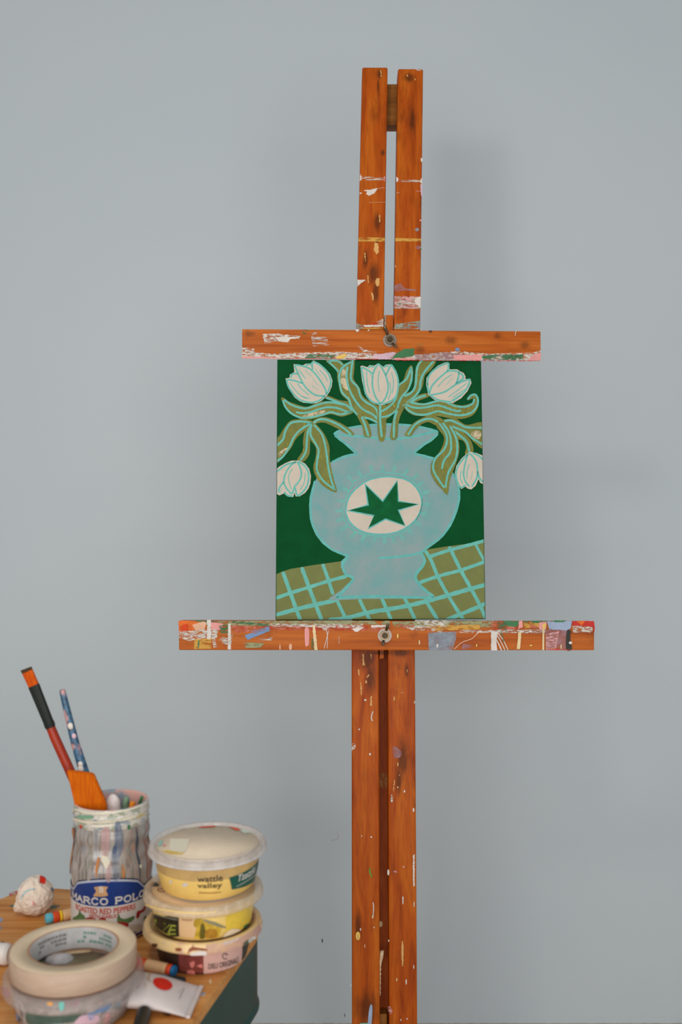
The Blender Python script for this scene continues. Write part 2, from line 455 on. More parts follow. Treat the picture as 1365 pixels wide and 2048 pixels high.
def stile(corners, items, low):
    bm = bmesh.new(); pal = Pal(MATS['easel_wood'])
    tl, tr, ml, mr = corners
    A = [EP.px(*q) for q in (tl, tr)]; B = [EP.px(*q) for q in (ml, mr)]; Lw = [EP.px(*q) for q in low]
    bot = [(Lw[i][0], -EO.z / cos(LEAN) + .003) for i in (0, 1)]
    rows = [A, B, Lw, bot]
    fr = [[EP.p3(a, v, 0) for a, v in r] for r in rows]; bk = [[EP.p3(a, v, ST) for a, v in r] for r in rows]
    t = bmesh.new()
    V = [[t.verts.new(q) for q in r] for r in fr]; W = [[t.verts.new(q) for q in r] for r in bk]
    for i in range(3):
        t.faces.new((V[i][0], V[i + 1][0], V[i + 1][1], V[i][1])); t.faces.new((W[i][1], W[i + 1][1], W[i + 1][0], W[i][0]))
        t.faces.new((V[i][0], W[i][0], W[i + 1][0], V[i + 1][0])); t.faces.new((V[i][1], V[i + 1][1], W[i + 1][1], W[i][1]))
    t.faces.new((V[0][0], V[0][1], W[0][1], W[0][0])); t.faces.new((V[3][0], W[3][0], W[3][1], V[3][1]))
    bmesh.ops.recalc_face_normals(t, faces=t.faces)
    ed = [e for e in t.edges if len(e.link_faces) == 2 and e.calc_face_angle(0) > .6]
    bmesh.ops.bevel(t, geom=ed, offset=.0022, segments=2, affect='EDGES', profile=.5)
    merge(bm, t, 0)
    marks(bm, pal, 0, items)
    return obj('stile', bm, pal.m, easel)
left_marks = [
    (11, [(330, 1780), (430, 1770), (500, 1750), (515, 1765), (470, 1820), (400, 1855), (360, 1830), (375, 1800)], P_WHITE, 'r'),
    (11, [(285, 1590), (610, 1605), (612, 1645), (280, 1655)], D_WHITE2, 'x'), (11, [(430, 1628), (520, 1634), (600, 1636)], P_WHITE, .8),
    (11, [(275, 1545), (296, 1585), (298, 1640), (275, 1655)], P_WHITE, 'r'), (11, [(606, 1590), (622, 1590), (620, 1660), (608, 1660)], P_PINK, 'r'),
    (11, [(480, 1755), (615, 1745)], P_WHITE, .8), (11, [(400, 1945), (622, 1942)], P_CREAM, .7), (11, [(270, 1810), (300, 1808), (296, 1825), (272, 1830)], P_WHITE, 'r'),
    (11, [(460, 100), (610, 108), (600, 190), (560, 300), (520, 210)], D_BROWN, 's'), (11, [(548, 140), (568, 140), (578, 230), (560, 232)], P_TAN, 's'),
    (11, [(520, 300), (545, 300), (530, 420), (515, 560), (505, 500)], D_BROWN, 's'), (11, [(560, 1210), (612, 1215), (605, 1330), (565, 1320)], D_BROWN, 's'),
    (12, [(240, 480), (577, 480), (574, 535), (237, 530)], D_OCHRE, 'x'),
    (12, [(440, 130), (560, 180), (540, 330), (490, 470), (440, 380)], D_BROWN, 's'), (12, [(500, 190), (520, 190), (520, 280), (505, 290)], D_TAN, 's'),
    (12, [(500, 330), (512, 380), (490, 440), (455, 520), (430, 640), (412, 620), (450, 500), (480, 420)], P_BROWN, 's'),
    (12, [(440, 540), (500, 560), (515, 660), (470, 700), (425, 640)], D_TAN, 's'), (12, [(310, 680), (336, 680), (332, 790), (318, 740)], P_TAN, 's'),
    (12, [(380, 830), (480, 860), (545, 930), (540, 1060), (525, 1200), (490, 1390), (460, 1330), (420, 1180), (370, 1050), (350, 930)], D_BROWN, 's'),
    (12, [(400, 850), (480, 870), (500, 960), (430, 980), (380, 930)], D_LILAC, 's'), (12, [(345, 960), (372, 970), (378, 1060), (360, 1060)], P_TAN, 's'),
    (12, [(460, 1000), (520, 1005), (515, 1100), (470, 1110), (445, 1070)], D_TAN, 's'), (12, [(390, 1180), (432, 1200), (442, 1290), (415, 1285)], P_TAN, 's'),
    (12, [(505, 1000), (540, 960), (525, 1080), (500, 1220), (520, 1100)], P_BROWN, 's'), (12, [(440, 1290), (470, 1340), (488, 1395), (462, 1340)], P_BROWN, 's'),
    (12, [(225, 1022), (340, 1026), (270, 1068), (225, 1112)], P_WHITE, 'r'), (12, [(415, 1575), (470, 1575), (466, 1593), (412, 1596)], P_RED, 'r'),
    (12, [(300, 1603), (557, 1598), (557, 1624), (320, 1628)], P_WHITE, 'r'), (12, [(214, 1570), (240, 1590), (305, 1605), (302, 1650), (214, 1650)], D_GREY, 'x'),
    (12, [(470, 1560), (560, 1520), (557, 1600), (470, 1600)], D_WHITE2, 'x'), (12, [(300, 1640), (560, 1630), (556, 1655), (300, 1655)], D_OCHRE, 'x'),
    (13, [(130, 60), (415, 62), (410, 200), (330, 330), (250, 260), (170, 180)], D_BROWN, 's'), (13, [(160, 62), (410, 64), (400, 130), (180, 150)], D_BROWN, 'x'),
    (13, [(235, 90), (250, 95), (270, 215), (235, 215)], P_TAN, 's'), (13, [(187, 255), (207, 260), (213, 320), (195, 318)], P_TAN, 's'),
    (13, [(212, 390), (228, 395), (235, 525), (222, 525)], P_TAN, 's'), (13, [(278, 330), (310, 308), (312, 330), (280, 345)], P_TAN, 's'),
    (13, [(262, 375), (290, 370), (286, 400), (266, 402)], P_TAN, 's'), (13, [(320, 540), (340, 535), (344, 640), (316, 635)], P_TAN, 's'), (13, [(318, 95), (335, 100), (332, 150)], P_TAN, 's'),
    (13, ell(268, 577, 13, 9), P_WHITE, 'x'), (13, [(350, 695), (335, 735), (333, 770), (345, 798)], P_WHITE, 2.0), (13, ell(205, 885, 8, 10), P_WHITE, 'x'),
    (13, [(125, 1040), (160, 1036), (165, 1070), (150, 1095), (128, 1085)], D_WHITE, 's'), (13, [(128, 1110), (138, 1065), (165, 1050)], P_WHITE, 1.0), (13, ell(318, 1145, 10, 13), P_WHITE, 'x'),
    (14, ell(543, 72, 9, 9), P_WHITE, 'x'), (14, ell(444, 62, 7, 6), P_WHITE, 'x'), (14, [(532, 400), (528, 440), (548, 492)], flat('paint_leaf_green', (110, 140, 40)), 3.4), (14, [(562, 540), (550, 610), (545, 690)], P_BROWN, 2.4),
    (14, [(562, 760), (568, 820), (560, 930)], P_WHITE, 1.8), (14, ell(557, 915, 7, 16), P_CREAM, 'x'), (14, ell(403, 1115, 24, 46), P_YELLOW, 'x'), (14, ell(404, 1122, 15, 32), P_TAN, 'x'),
    (14, ell(430, 1045, 6, 16), P_WHITE, 'x'), (14, ell(572, 1025, 6, 9), P_WHITE, 'x'), (14, [(540, 1835), (556, 1870), (548, 2030), (540, 2060), (508, 2060), (512, 1960), (525, 1870)], P_LBLUE, 's'),
    (14, [(395, 2048), (450, 2032), (510, 2030), (505, 2055), (395, 2060)], flat('paint_mint', (120, 165, 140)), 'r'), (14, ell(328, 1635, 5, 9), P_WHITE, 'x'), (14, ell(475, 1220, 4, 20), P_CREAM, 'x'),
    (14, [(345, 1380), (365, 1385), (340, 1410)], P_BROWN, 's')]
right_marks = [
    (11, [(880, 150), (1080, 150), (1060, 300), (1000, 320), (920, 280)], D_BROWN, 's'), (11, [(1020, 115), (1130, 125), (1130, 140), (1060, 150)], D_WHITE, 'r'),
    (11, ell(925, 214, 11, 15), P_TAN, 'x'), (11, ell(1030, 265, 10, 14), P_TAN, 'x'),
    (11, [(775, 1590), (802, 1622), (800, 1650), (772, 1672)], P_WHITE, 'r'), (11, [(1122, 1610), (1090, 1665), (1122, 1688)], P_WHITE, 'r'), (11, [(800, 1625), (1100, 1640), (1100, 1680), (800, 1660)], D_WHITE2, 'x'),
    (11, [(1100, 1700), (1125, 1690), (1125, 1880), (1108, 1830)], P_LILAC, 'r'), (11, [(1040, 1790), (1110, 1795)], P_LILAC, .9), (11, [(775, 1812), (820, 1812)], P_WHITE, .8),
    (11, [(1100, 1340), (1130, 1340), (1125, 1400), (1105, 1370)], P_WHITE, 'r'), (11, [(860, 560), (1000, 700), (1020, 900), (960, 960), (940, 700)], D_BROWN, 's'),
    (12, [(711, 488), (1046, 497), (1045, 531), (710, 530)], D_OCHRE, 'x'), (12, ell(990, 380, 26, 22), D_BLUE, 'x'), (12, ell(1035, 262, 14, 10), P_PINK, 'x'), (12, ell(1040, 627, 7, 14), P_GREEN, 'x'),
    (12, ell(1000, 610, 40, 22), D_LILAC, 'x'), (12, [(705, 1100), (780, 1072), (835, 1130), (975, 1148), (960, 1166), (820, 1158), (720, 1178)], D_LILAC, 's'),
    (12, [(700, 1230), (1035, 1236), (1035, 1393), (700, 1393)], D_PINK, 'x'), (12, [(700, 1240), (1030, 1250), (1035, 1390), (705, 1392)], D_WHITE2, 'x'),
    (12, [(975, 1248), (1035, 1238), (1035, 1386), (985, 1340), (955, 1300)], P_WHITE, 'r'), (12, ell(768, 1333, 22, 7), P_GREEN, 'x'),
    (12, [(715, 1590), (1034, 1548), (1034, 1652), (690, 1645)], D_GREY, 'x'), (12, [(1005, 1560), (1034, 1550), (1034, 1652), (1000, 1640)], D_BLUE, 'x'), (12, [(690, 1650), (1034, 1655)], P_CREAM, .8), (12, ell(713, 850, 4, 16), P_CREAM, 'x'),
    (13, [(510, 60), (790, 62), (790, 130), (600, 120), (512, 110)], D_BROWN, 'x'), (13, [(690, 200), (715, 200), (712, 330), (690, 330)], D_BROWN, 's'), (13, ell(708, 270, 7, 18), D_TAN, 'x'),
    (13, ell(572, 562, 10, 26), D_TAN, 'x'), (13, [(640, 500), (668, 503)], P_WHITE, .8), (13, [(640, 960), (730, 950), (740, 1100), (720, 1250), (690, 1400), (640, 1480), (600, 1380), (600, 1220), (630, 1100)], D_BROWN, 's'),
    (13, [(560, 1060), (640, 1110), (640, 1170), (570, 1180)], D_LILAC, 's'), (13, ell(610, 1252, 10, 22), P_TAN, 'x'), (13, ell(627, 1364, 6, 9), P_TAN, 'x'), (13, [(572, 1410), (584, 1420), (566, 1540), (556, 1540)], P_TAN, 's'),
    (13, ell(610, 1492, 8, 9), P_PEACH, 'x'), (13, ell(546, 1610, 12, 42), D_WHITE, 'x'), (13, ell(680, 1535, 8, 14), P_WHITE, 'x'), (13, ell(775, 1730, 9, 22), P_WHITE, 'x'), (13, ell(785, 600, 4, 16), P_WHITE, 'x'),
    (14, [(980, 175), (930, 220)], P_BROWN, 2.6), (14, [(985, 260), (1001, 255), (1001, 590), (988, 590), (982, 480)], P_WHITE, 'r'), (14, ell(724, 445, 11, 32), P_WHITE, 'x'), (14, ell(884, 386, 6, 9), P_WHITE, 'x'),
    (14, [(870, 700), (884, 700), (882, 780), (872, 780)], P_WHITE, 'x'), (14, ell(873, 1300, 16, 140), D_TAN, 'x'), (14, ell(728, 1165, 6, 12), P_WHITE, 'x'), (14, ell(812, 1575, 6, 18), P_CREAM, 'x', ), (14, ell(912, 1598, 7, 30), P_WHITE, 'x'),
    (14, [(718, 1870), (740, 1858), (765, 1890), (762, 1930), (735, 1935)], D_PINK, 's'), (14, ell(855, 2000, 5, 12), P_WHITE, 'x'), (14, ell(920, 1988, 6, 10), P_WHITE, 'x'), (14, ell(995, 780, 5, 30), P_WHITE, 'x'), (14, ell(992, 1440, 5, 22), P_WHITE, 'x'), (14, ell(790, 440, 26, 14), D_PINK, 'x')]
stile(((725, 134), (776, 134), (713, 657), (768, 657)), left_marks, ((704, 1302), (758, 1302)))
stile(((796.5, 137), (847, 137), (788.5, 657), (841, 657)), right_marks, ((776, 1302), (830.5, 1302)))
bm = bmesh.new(); box8(bm, eb(770, 168, 800, 250, -.040, -.018), 0, .001); obj('spacer_block', bm, MATS['dark_wood'], easel, label='dark brown spacer block between the upper ends')
# sliding mast and the back rail behind it
bm = bmesh.new(); pal = Pal(MATS['easel_wood'])
box8(bm, eb(0, 0, 0, 0, -.026, -.002, (769.2, 630), (787.6, 630), (768, 1317), (759.5, 1318)), 0, .0008)
patch(bm, EP, [(769.5, 631), (773, 631), (772, 657), (769, 657)], pal(D_GREY), .0002, -.002)
obj('mast', bm, pal.m, easel)
bm = bmesh.new(); pal = Pal(MATS['rail_wood'])
a0, v0 = EP.px(750, 1300, -.034); a1, v1 = EP.px(782, 1300, -.034)
vb = -EO.z / cos(LEAN) + .12
box8(bm, [EP.p3(a0, vb, -.034), EP.p3(a1, vb, -.034), EP.p3(a1, v0, -.034), EP.p3(a0, v0, -.034), EP.p3(a0, vb, -.050), EP.p3(a1, vb, -.050), EP.p3(a1, v0, -.050), EP.p3(a0, v0, -.050)], 0, .001)
for q in ([(758, 1548), (774, 1550), (774, 1575), (758, 1570)],): patch(bm, EP, q, pal(D_TAN), .0003, -.034, sm=True)
patch(bm, EP, ell(762, 1848, 3.6, 6), pal(P_CREAM), .0004, -.034)
obj('back_rail', bm, pal.m, easel)
bm = bmesh.new(); box8(bm, eb(757, 2028, 774.5, 2110, -.0339, -.012), 0, .001); obj('stop_block', bm, MATS['dark_wood'], easel)
m = wood('rope_fibre', (176, 146, 112), (222, 192, 156), (236, 210, 180), 'X', .8, 6)
bm = bmesh.new()
rp = [EP.at(x, y, -.006) for x, y in catmull([(764.5, 1903), (763, 1915), (759.5, 1930), (758.5, 1960), (758, 1990)], 8)]
for ph in (0, 2 * PI / 3, 4 * PI / 3):
    tube(bm, [p + Vector((cos(i * .9 + ph), 0, 0)) * .0014 + Vector((0, sin(i * .9 + ph), 0)) * .0014 for i, p in enumerate(rp)], .0016, 0, 8)
obj('rope', bm, MATS['rope_fibre'], easel, label='frayed pale rope hanging in the slot')
# canvas ledge (paint-caked) and top clamp
LN = .040
bm = bmesh.new(); pal = Pal(MATS['easel_bar_wood'])
box8(bm, eb(0, 0, 0, 0, .0004, LN, (358, 1241), (1189.5, 1243), (1189.5, 1300.5), (358, 1300)), 0, .0015)
led = [
    (8, [(110, 68), (1365, 66), (1365, 88), (600, 100), (110, 92)], D_OLIVE, 'x'), (8, [(380, 92), (620, 108), (612, 136), (385, 142)], D_RED, 'x'), (8, [(590, 92), (1365, 96), (1365, 132), (590, 122)], D_RED, 'x'),
    (8, [(620, 84), (1200, 88), (1190, 112), (640, 104)], D_WHITE, 'x'), (8, [(54, 66), (180, 66), (186, 100), (140, 130), (56, 138)], P_ORANGE, 'r'), (8, [(60, 95), (130, 80), (135, 125), (58, 135)], dry('dry_red_orange', (214, 66, 20), .5, (1, 1, 1), 120), 'x'),
    (8, [(140, 92), (210, 72), (228, 80), (215, 120), (160, 130)], P_PEACH, 'r'), (8, [(250, 75), (330, 85), (325, 120), (258, 126)], P_PINK, 'r'), (8, [(305, 98), (378, 85), (372, 142), (310, 145)], D_GREEN, 'x'), (8, [(130, 62), (260, 68), (300, 75), (130, 72)], D_GREEN, 'x'),
    (8, [(390, 66), (620, 88), (610, 102), (390, 80)], D_GREEN, 'x'), (8, [(58, 128), (130, 130), (300, 118), (290, 172), (120, 192), (58, 170)], D_WHITE, 'r'), (8, [(180, 120), (300, 125), (280, 175), (190, 165)], D_WHITE, 'r'),
    (8, [(152, 182), (258, 175), (256, 240), (150, 242)], D_OCHRE, 'x'), (8, [(175, 190), (185, 190), (180, 240), (172, 240)], P_GREEN, 'r'), (8, [(232, 62), (255, 62), (254, 180), (232, 180)], P_WHITE, 'r'), (8, [(258, 165), (275, 165), (300, 235), (272, 237)], D_WHITE, 'r'),
    (8, [(362, 85), (378, 85), (380, 245), (360, 245)], P_WHITE, 'r'), (8, [(300, 190), (360, 140), (392, 140), (385, 210), (350, 215)], D_WHITE2, 'x'),
    (8, [(465, 158), (615, 100), (619, 130), (482, 186)], P_BLUE, 'r'), (8, [(500, 125), (590, 108), (600, 125), (520, 150)], D_LILAC, 'x'), (8, [(840, 112), (864, 120), (864, 205), (855, 222), (842, 222), (837, 160)], P_PINK, 's'),
    (8, [(880, 180), (892, 180), (896, 240), (878, 240)], D_GREEN, 'x'), (8, [(884, 92), (902, 96), (918, 248), (897, 248)], P_CREAM, 'r'), (8, [(985, 130), (970, 190), (957, 240)], P_WHITE, 1.1), (8, [(965, 100), (978, 160), (977, 240)], P_WHITE, 1.1),
    (8, [(1050, 165), (1050, 212)], P_WHITE, 1.0), (8, ell(749, 228, 10, 20), P_PEACH, 'x'), (8, ell(684, 230, 4, 18), P_PEACH, 'x'), (8, [(1125, 118), (1170, 108), (1210, 105), (1160, 138)], P_WHITE, 'r'), (8, [(930, 95), (1010, 98), (960, 130)], D_WHITE, 'r'),
    (8, [(530, 175), (640, 170), (630, 190), (540, 200)], D_WHITE2, 'x'), (8, [(460, 200), (590, 205), (560, 235), (470, 235)], D_OLIVE, 'x'), (8, [(1250, 95), (1365, 90), (1365, 105), (1250, 108)], P_WHITE, 'r'),
    (9, [(130, 66), (720, 62), (718, 100), (140, 96)], D_OLIVE, 'x'), (9, [(170, 85), (330, 95), (430, 110), (420, 128), (240, 115)], D_WHITE, 'r'), (9, [(170, 80), (260, 85), (255, 100), (180, 98)], D_RED, 'x'), (9, [(330, 90), (640, 85), (640, 112), (380, 122)], D_OCHRE, 'x'),
    (9, [(260, 60), (480, 62), (440, 100), (300, 95)], D_WHITE, 'x'), (9, [(338, 132), (505, 124), (500, 170), (480, 232), (342, 232)], D_BLUE, 'x'), (9, [(345, 135), (500, 128), (440, 232), (345, 232)], D_BLUE, 'x'),
    (9, [(520, 118), (1020, 112), (1020, 134), (520, 132)], D_WHITE, 'r'), (9, [(490, 228), (535, 188), (590, 168), (612, 148), (640, 126)], P_PEACH, 1.6), (9, [(540, 195), (600, 205), (560, 228), (535, 225)], D_LILAC, 'x'),
    (9, [(700, 66), (850, 62), (860, 110), (720, 118)], D_RED, 'x'), (9, [(770, 62), (880, 66), (850, 98), (800, 94)], P_GREEN, 'r'), (9, [(735, 70), (800, 75), (790, 110), (745, 108)], D_GREEN, 'x'), (9, [(700, 120), (770, 112), (760, 140), (705, 145)], D_WHITE, 'r'),
    (9, [(705, 125), (740, 125), (735, 180), (740, 234), (704, 234)], P_WHITE, 'r'), (9, [(735, 125), (775, 175), (803, 234)], P_WHITE, 1.6), (9, [(728, 130), (762, 185), (785, 234)], P_WHITE, 1.6), (9, [(715, 140), (745, 190), (765, 234)], P_WHITE, 2.2), (9, [(760, 118), (770, 150), (778, 190)], P_GREEN, 1.4), (9, [(780, 105), (800, 135)], P_GREEN, 2.0),
    (9, [(866, 62), (885, 62), (890, 100), (862, 110)], P_PINK, 'r'), (9, [(864, 128), (882, 130), (872, 226), (853, 226)], P_CREAM, 'r'), (9, [(890, 70), (1000, 72), (1000, 100), (900, 105)], D_OCHRE, 'x'), (9, [(890, 64), (1030, 60), (1020, 76), (895, 76)], D_GREEN, 'x'), (9, [(920, 80), (990, 84), (985, 104), (930, 102)], D_RED, 'x'),
    (9, [(985, 70), (1028, 68), (1022, 118), (980, 112)], P_PINK, 'r'), (9, [(1000, 85), (1022, 75), (1022, 100), (1008, 118)], P_YELLOW, 'r'), (9, [(1020, 115), (1150, 108), (1138, 232), (1022, 232)], D_LILAC, 'x'), (9, [(1020, 140), (1100, 120), (1080, 232), (1024, 232)], D_PINK, 'x'),
    (9, [(1003, 110), (1013, 110), (1012, 232), (1001, 232)], P_CREAM, 'x'), (9, [(1028, 66), (1172, 64), (1168, 100), (1150, 118), (1040, 112)], P_LBLUE, 'r'), (9, [(1062, 60), (1140, 60), (1120, 72), (1070, 70)], P_GREEN, 'r'),
    (9, [(1175, 90), (1295, 95), (1290, 130), (1180, 130)], D_WHITE, 'r'), (9, [(1174, 64), (1302, 63), (1298, 100), (1230, 92), (1176, 90)], P_RED, 'r'), (9, [(1296, 75), (1305, 75), (1305, 134), (1298, 120)], P_RED, 'r'), (9, [(1200, 66), (1250, 64), (1230, 88)], P_ORANGE, 'r'),
    (9, [(1144, 122), (1166, 122), (1163, 160), (1172, 226), (1140, 228)], P_BLACK, 's'), (9, [(1030, 222), (1180, 224), (1178, 234), (1030, 234)], D_RED, 'x'), (9, ell(1165, 190, 10, 8), P_WHITE, 'x'), (9, ell(288, 188, 4, 14), P_CREAM, 'x'), (9, ell(392, 207, 5, 12), P_WHITE, 'x'),
    (9, ell(162, 150, 5, 14), P_YELLOW, 'x'), (9, ell(935, 205, 9, 4), P_YELLOW, 'x'), (9, ell(1110, 212, 4, 14), P_CREAM, 'x'), (9, ell(620, 205, 4, 8), P_YELLOW, 'x')]
marks(bm, pal, LN, led)
ledge = obj('canvas_ledge', bm, pal.m, easel, label='paint-caked ledge the canvas stands on')
CN = .021
bm = bmesh.new(); pal = Pal(MATS['easel_bar_wood'])
_q = eb(0, 0, 0, 0, .0004, CN, (484.5, 658), (1082, 662.5), (1082.5, 721), (484.5, 716.8)); _q[4] += EV * .0068; _q[5] += EV * .0068   # underside planed up towards the back
box8(bm, _q, 0, .0012)
cl = [
    (10, [(31, 128), (80, 136), (150, 148), (330, 140), (470, 138), (640, 148), (800, 150), (960, 135), (1100, 146), (1290, 142), (1326, 132), (1326, 170), (31, 161)], D_WHITE, 'r'),
    (10, [(31, 142), (300, 150), (600, 146), (900, 152), (1326, 150), (1326, 170), (31, 161)], D_WHITE, 'r'), (10, [(31, 118), (85, 125), (80, 158), (31, 158)], D_WHITE, 'r'),
    (10, [(120, 62), (180, 58), (285, 70), (275, 82), (230, 82), (235, 98), (180, 92), (130, 102)], D_WHITE, 'r'), (10, [(175, 75), (230, 72), (280, 74), (240, 84), (228, 98), (190, 92)], P_WHITE, 'r'),
    (10, [(444, 156), (478, 146), (486, 152), (470, 163), (440, 163)], P_YELLOW, 'r'), (10, [(320, 148), (440, 150), (420, 163), (300, 162)], D_GREEN, 'x'), (10, [(600, 152), (690, 138), (700, 145), (664, 165), (605, 164)], P_LILAC, 'r'),
    (10, [(680, 162), (700, 146), (735, 126), (778, 123), (776, 155), (700, 163)], P_GREEN, 'r'), (10, [(690, 160), (774, 160), (774, 168), (690, 167)], P_PINK, 'r'), (10, [(780, 150), (900, 140), (1000, 150), (940, 166), (780, 166)], D_LILAC, 'x'),
    (10, [(946, 152), (1072, 150), (1068, 169), (952, 168)], P_PINK, 'r'), (10, [(1072, 156), (1130, 150), (1250, 150), (1252, 168), (1076, 168)], D_GREEN, 'x'), (10, [(1160, 150), (1246, 152), (1244, 166), (1164, 166)], D_GREEN, 'x'),
    (10, [(1292, 152), (1326, 140), (1326, 170), (1268, 170)], P_PINK, 'r'), (10, [(31, 157), (200, 159), (200, 163), (31, 162)], P_PINK, 'r'), (10, [(200, 160), (620, 163), (620, 166), (200, 163)], dry('dry_pink_red', (206, 90, 80), .6, (1, 1, 1), 60), 'x'), (10, [(700, 168), (1320, 171), (1320, 173), (700, 170)], P_RED, 'r'),
    (10, [(292, 40), (316, 42), (312, 60), (296, 62)], D_GREEN, 'x'), (10, [(522, 40), (541, 40), (534, 52), (526, 50)], P_WHITE, 'r'), (10, [(330, 70), (400, 75), (410, 110), (340, 115)], D_WHITE2, 'x'), (10, ell(580, 45, 4, 3), P_WHITE, 'x'),
    (10, [(530, 110), (570, 130), (620, 140), (560, 142)], D_WHITE, 'r'), (10, ell(848, 50, 8, 5), P_BROWN, 'x'), (10, [(1215, 68), (1218, 52), (1222, 48)], P_WHITE, 1.2), (10, ell(965, 128, 10, 7), P_BLUE, 'x'), (10, ell(800, 108, 14, 8), D_TAN, 'x'),
    (10, ell(935, 88, 30, 16), D_BROWN, 'x'), (10, ell(1140, 70, 20, 14), D_BROWN, 'x'), (10, ell(345, 60, 14, 5), D_WHITE, 'x')]
cl = [(g, [(x, y + 5.5 if y >= 158 else y) for x, y in q], m, k) for g, q, m, k in cl if m is not D_BROWN]
marks(bm, pal, CN, cl)
clampo = obj('top_clamp', bm, pal.m, easel, label='upper clamp bar gripping the canvas top')
# wing nuts
STEEL = flat('aged_steel', (120, 104, 84), .38, .25, 300, Metallic=.85); DSTEEL = flat('dark_steel', (70, 58, 44), .45, .25, 300, Metallic=.8); RING = flat('pale_washer', (150, 138, 130), .35, .15, 300, Metallic=.5)
def wingnut(cx, cy, base, tips, parent, scale=1.0, lab=None):
    c = Vector(EP.px(cx, cy, base)); px = 1.425 / F
    bm = bmesh.new()
    def disc(bm, r0, r1, h0, h1, mi=0, seg=32):
        R = []
        for r, h in ((r0, h0), (r1, h0), (r1, h1), (r0, h1)):
            R.append([bm.verts.new(EP.p3(c.x + r * cos(2 * PI * k / seg), c.y + r * sin(2 * PI * k / seg), base + h)) for k in range(seg)])
        for i in range(4):
            A, B = R[i], R[(i + 1) % 4]
            for k in range(seg):
                f = bm.faces.new((A[k], A[(k + 1) % seg], B[(k + 1) % seg], B[k])); f.material_index = mi
    disc(bm, 3 * px, 13.5 * px, .0002, .0016)
    obj('washer', bm, RING, parent)
    bm = bmesh.new()
    disc(bm, 5.6 * px, 9.5 * px, .0017, .0075); 
    for tx, ty, w in tips:
        t = Vector(EP.px(tx, ty, base)); d = (t - c).normalized(); s = Vector((-d.y, d.x))
        pts = []
        for k in range(7):
            u = k / 6; q = c + (t - c) * (.42 + .58 * u)
            pts.append(EP.p3(q.x, q.y, base + .004 + .008 * u ** .8))
        wd = EP.u * s.x + EP.v * s.y
        tube(bm, pts, [w * px * v for v in (.75, .8, .85, 1, 1.05, .95, .45)], 0, 12, True, 1.0, wd)
    bmesh.ops.recalc_face_normals(bm, faces=bm.faces)
    nut = obj('wing_nut', bm, STEEL, parent, smooth=True)
    bm = bmesh.new(); disc(bm, .0001, 5.2 * px, .0002, .0105, 0, 20); obj('bolt', bm, DSTEEL, parent, smooth=True)
wingnut(780, 681, CN, [(768.5, 656, 3.4), (793, 699, 3.0)], clampo)
wingnut(770, 1271, LN, [(776.5, 1247, 3.2), (765, 1290, 3.2)], ledge)
# rear leg and foot bar, out of the frame
bm = bmesh.new()
p0 = EP.p3(.0, .05, -.052); 
for (dx) in (0,):
    x = p0.x - .012
    box8(bm, [(x, p0.y, p0.z), (x + .024, p0.y, p0.z), (x + .024, p0.y + .02, p0.z + .02), (x, p0.y + .02, p0.z + .02), (x, 1.72, .002), (x + .024, 1.72, .002), (x + .024, 1.75, .002), (x, 1.75, .002)], 0)
bmesh.ops.recalc_face_normals(bm, faces=bm.faces)
obj('rear_leg', bm, MATS['easel_wood'], easel)
bm = bmesh.new(); fy = EO.y - EO.z * math.tan(LEAN)
abox(bm, EO.x - .26, EO.x + .26, fy + .036, fy + .066, .002, .05, 0, .002); obj('foot_bar', bm, MATS['easel_bar_wood'], easel)

# ------------------------------------------------------------------ painted canvas
KN = .018
_cb = [EP.px(x, y, CN) for x, y in ((484.5, 716.8), (1082.5, 721))]
def _ctop(px):
    y = 718.0
    for _ in range(6):
        a, v = EP.px(px, y, KN); vt = _cb[0][1] + (_cb[1][1] - _cb[0][1]) * (a - _cb[0][0]) / (_cb[1][0] - _cb[0][0]) - .0003; y += (v - vt) * 1390
    return y
QC = [(555, _ctop(555)), (963, _ctop(963)), (972, 1238.5), (551.5, 1240.5)]
K_GREEN = flat('canvas_dark_green', (2, 72, 34), .8, .12, 40, **{'Specular IOR Level': .12}); K_STAR = flat('canvas_star_green', (4, 88, 46), .7, .2, 90, **{'Specular IOR Level': .12}); K_OLIVE = flat('canvas_table_olive', (114, 120, 66), .7, .06, 60)
K_LEAF = flat('canvas_leaf_olive', (116, 120, 56), .65, .16, 60); K_LITE = flat('canvas_leaf_light', (140, 138, 56), .65, .12, 80); K_AQUA = flat('canvas_aqua', (98, 178, 166), .6, .08, 80)
K_CREAM = flat('canvas_cream', (200, 187, 172), .7, .04, 60); K_EDGE = flat('canvas_vase_edge', (92, 174, 168), .6, .1, 120)
m, nt, b = newmat('canvas_vase_blue')
nn = noise_n(nt, coords(nt), 26, 6, .65)
nt.links.new(ramp(nt, nn, [(.32, lin((104, 160, 160))), (.5, lin((126, 158, 158))), (.7, lin((144, 158, 160)))]), b.inputs['Base Color']); b.inputs['Roughness'].default_value = .7; b.inputs['Specular IOR Level'].default_value = .2
K_VASE = m
K_LEAFD = dry('canvas_leaf_streaks', (140, 138, 58), .36, (3, 3, 1), 70); K_CRD = dry('canvas_cream_streaks', (200, 184, 150), .6, (1, 1, 1), 110); K_RING = flat('canvas_faint_ring', (110, 166, 162), .7, .1, 200)
bm = bmesh.new(); pal = Pal(K_GREEN)
ab = [EP.px(x, y, KN) for x, y in (QC[3], QC[2], QC[1], QC[0])]
box8(bm, [EP.p3(a, v, KN) for a, v in ab] + [EP.p3(a, v, .0006) for a, v in ab], 0, .0012)
QI = [(556.3, QC[0][1] + .3), (961.8, QC[1][1] + .3), (970.6, 1237), (552.9, 1239.2)]
LV = [0]
def kp(reg, pts, mat, sm=True, lv=None):
    LV[0] += 5 if mat in (K_LEAFD, K_CRD) else 1; patch(bm, EP, Z(reg, pts) if reg is not None else pts, pal(mat), .0001 + .000008 * LV[0], KN, QI, sm, n=5)
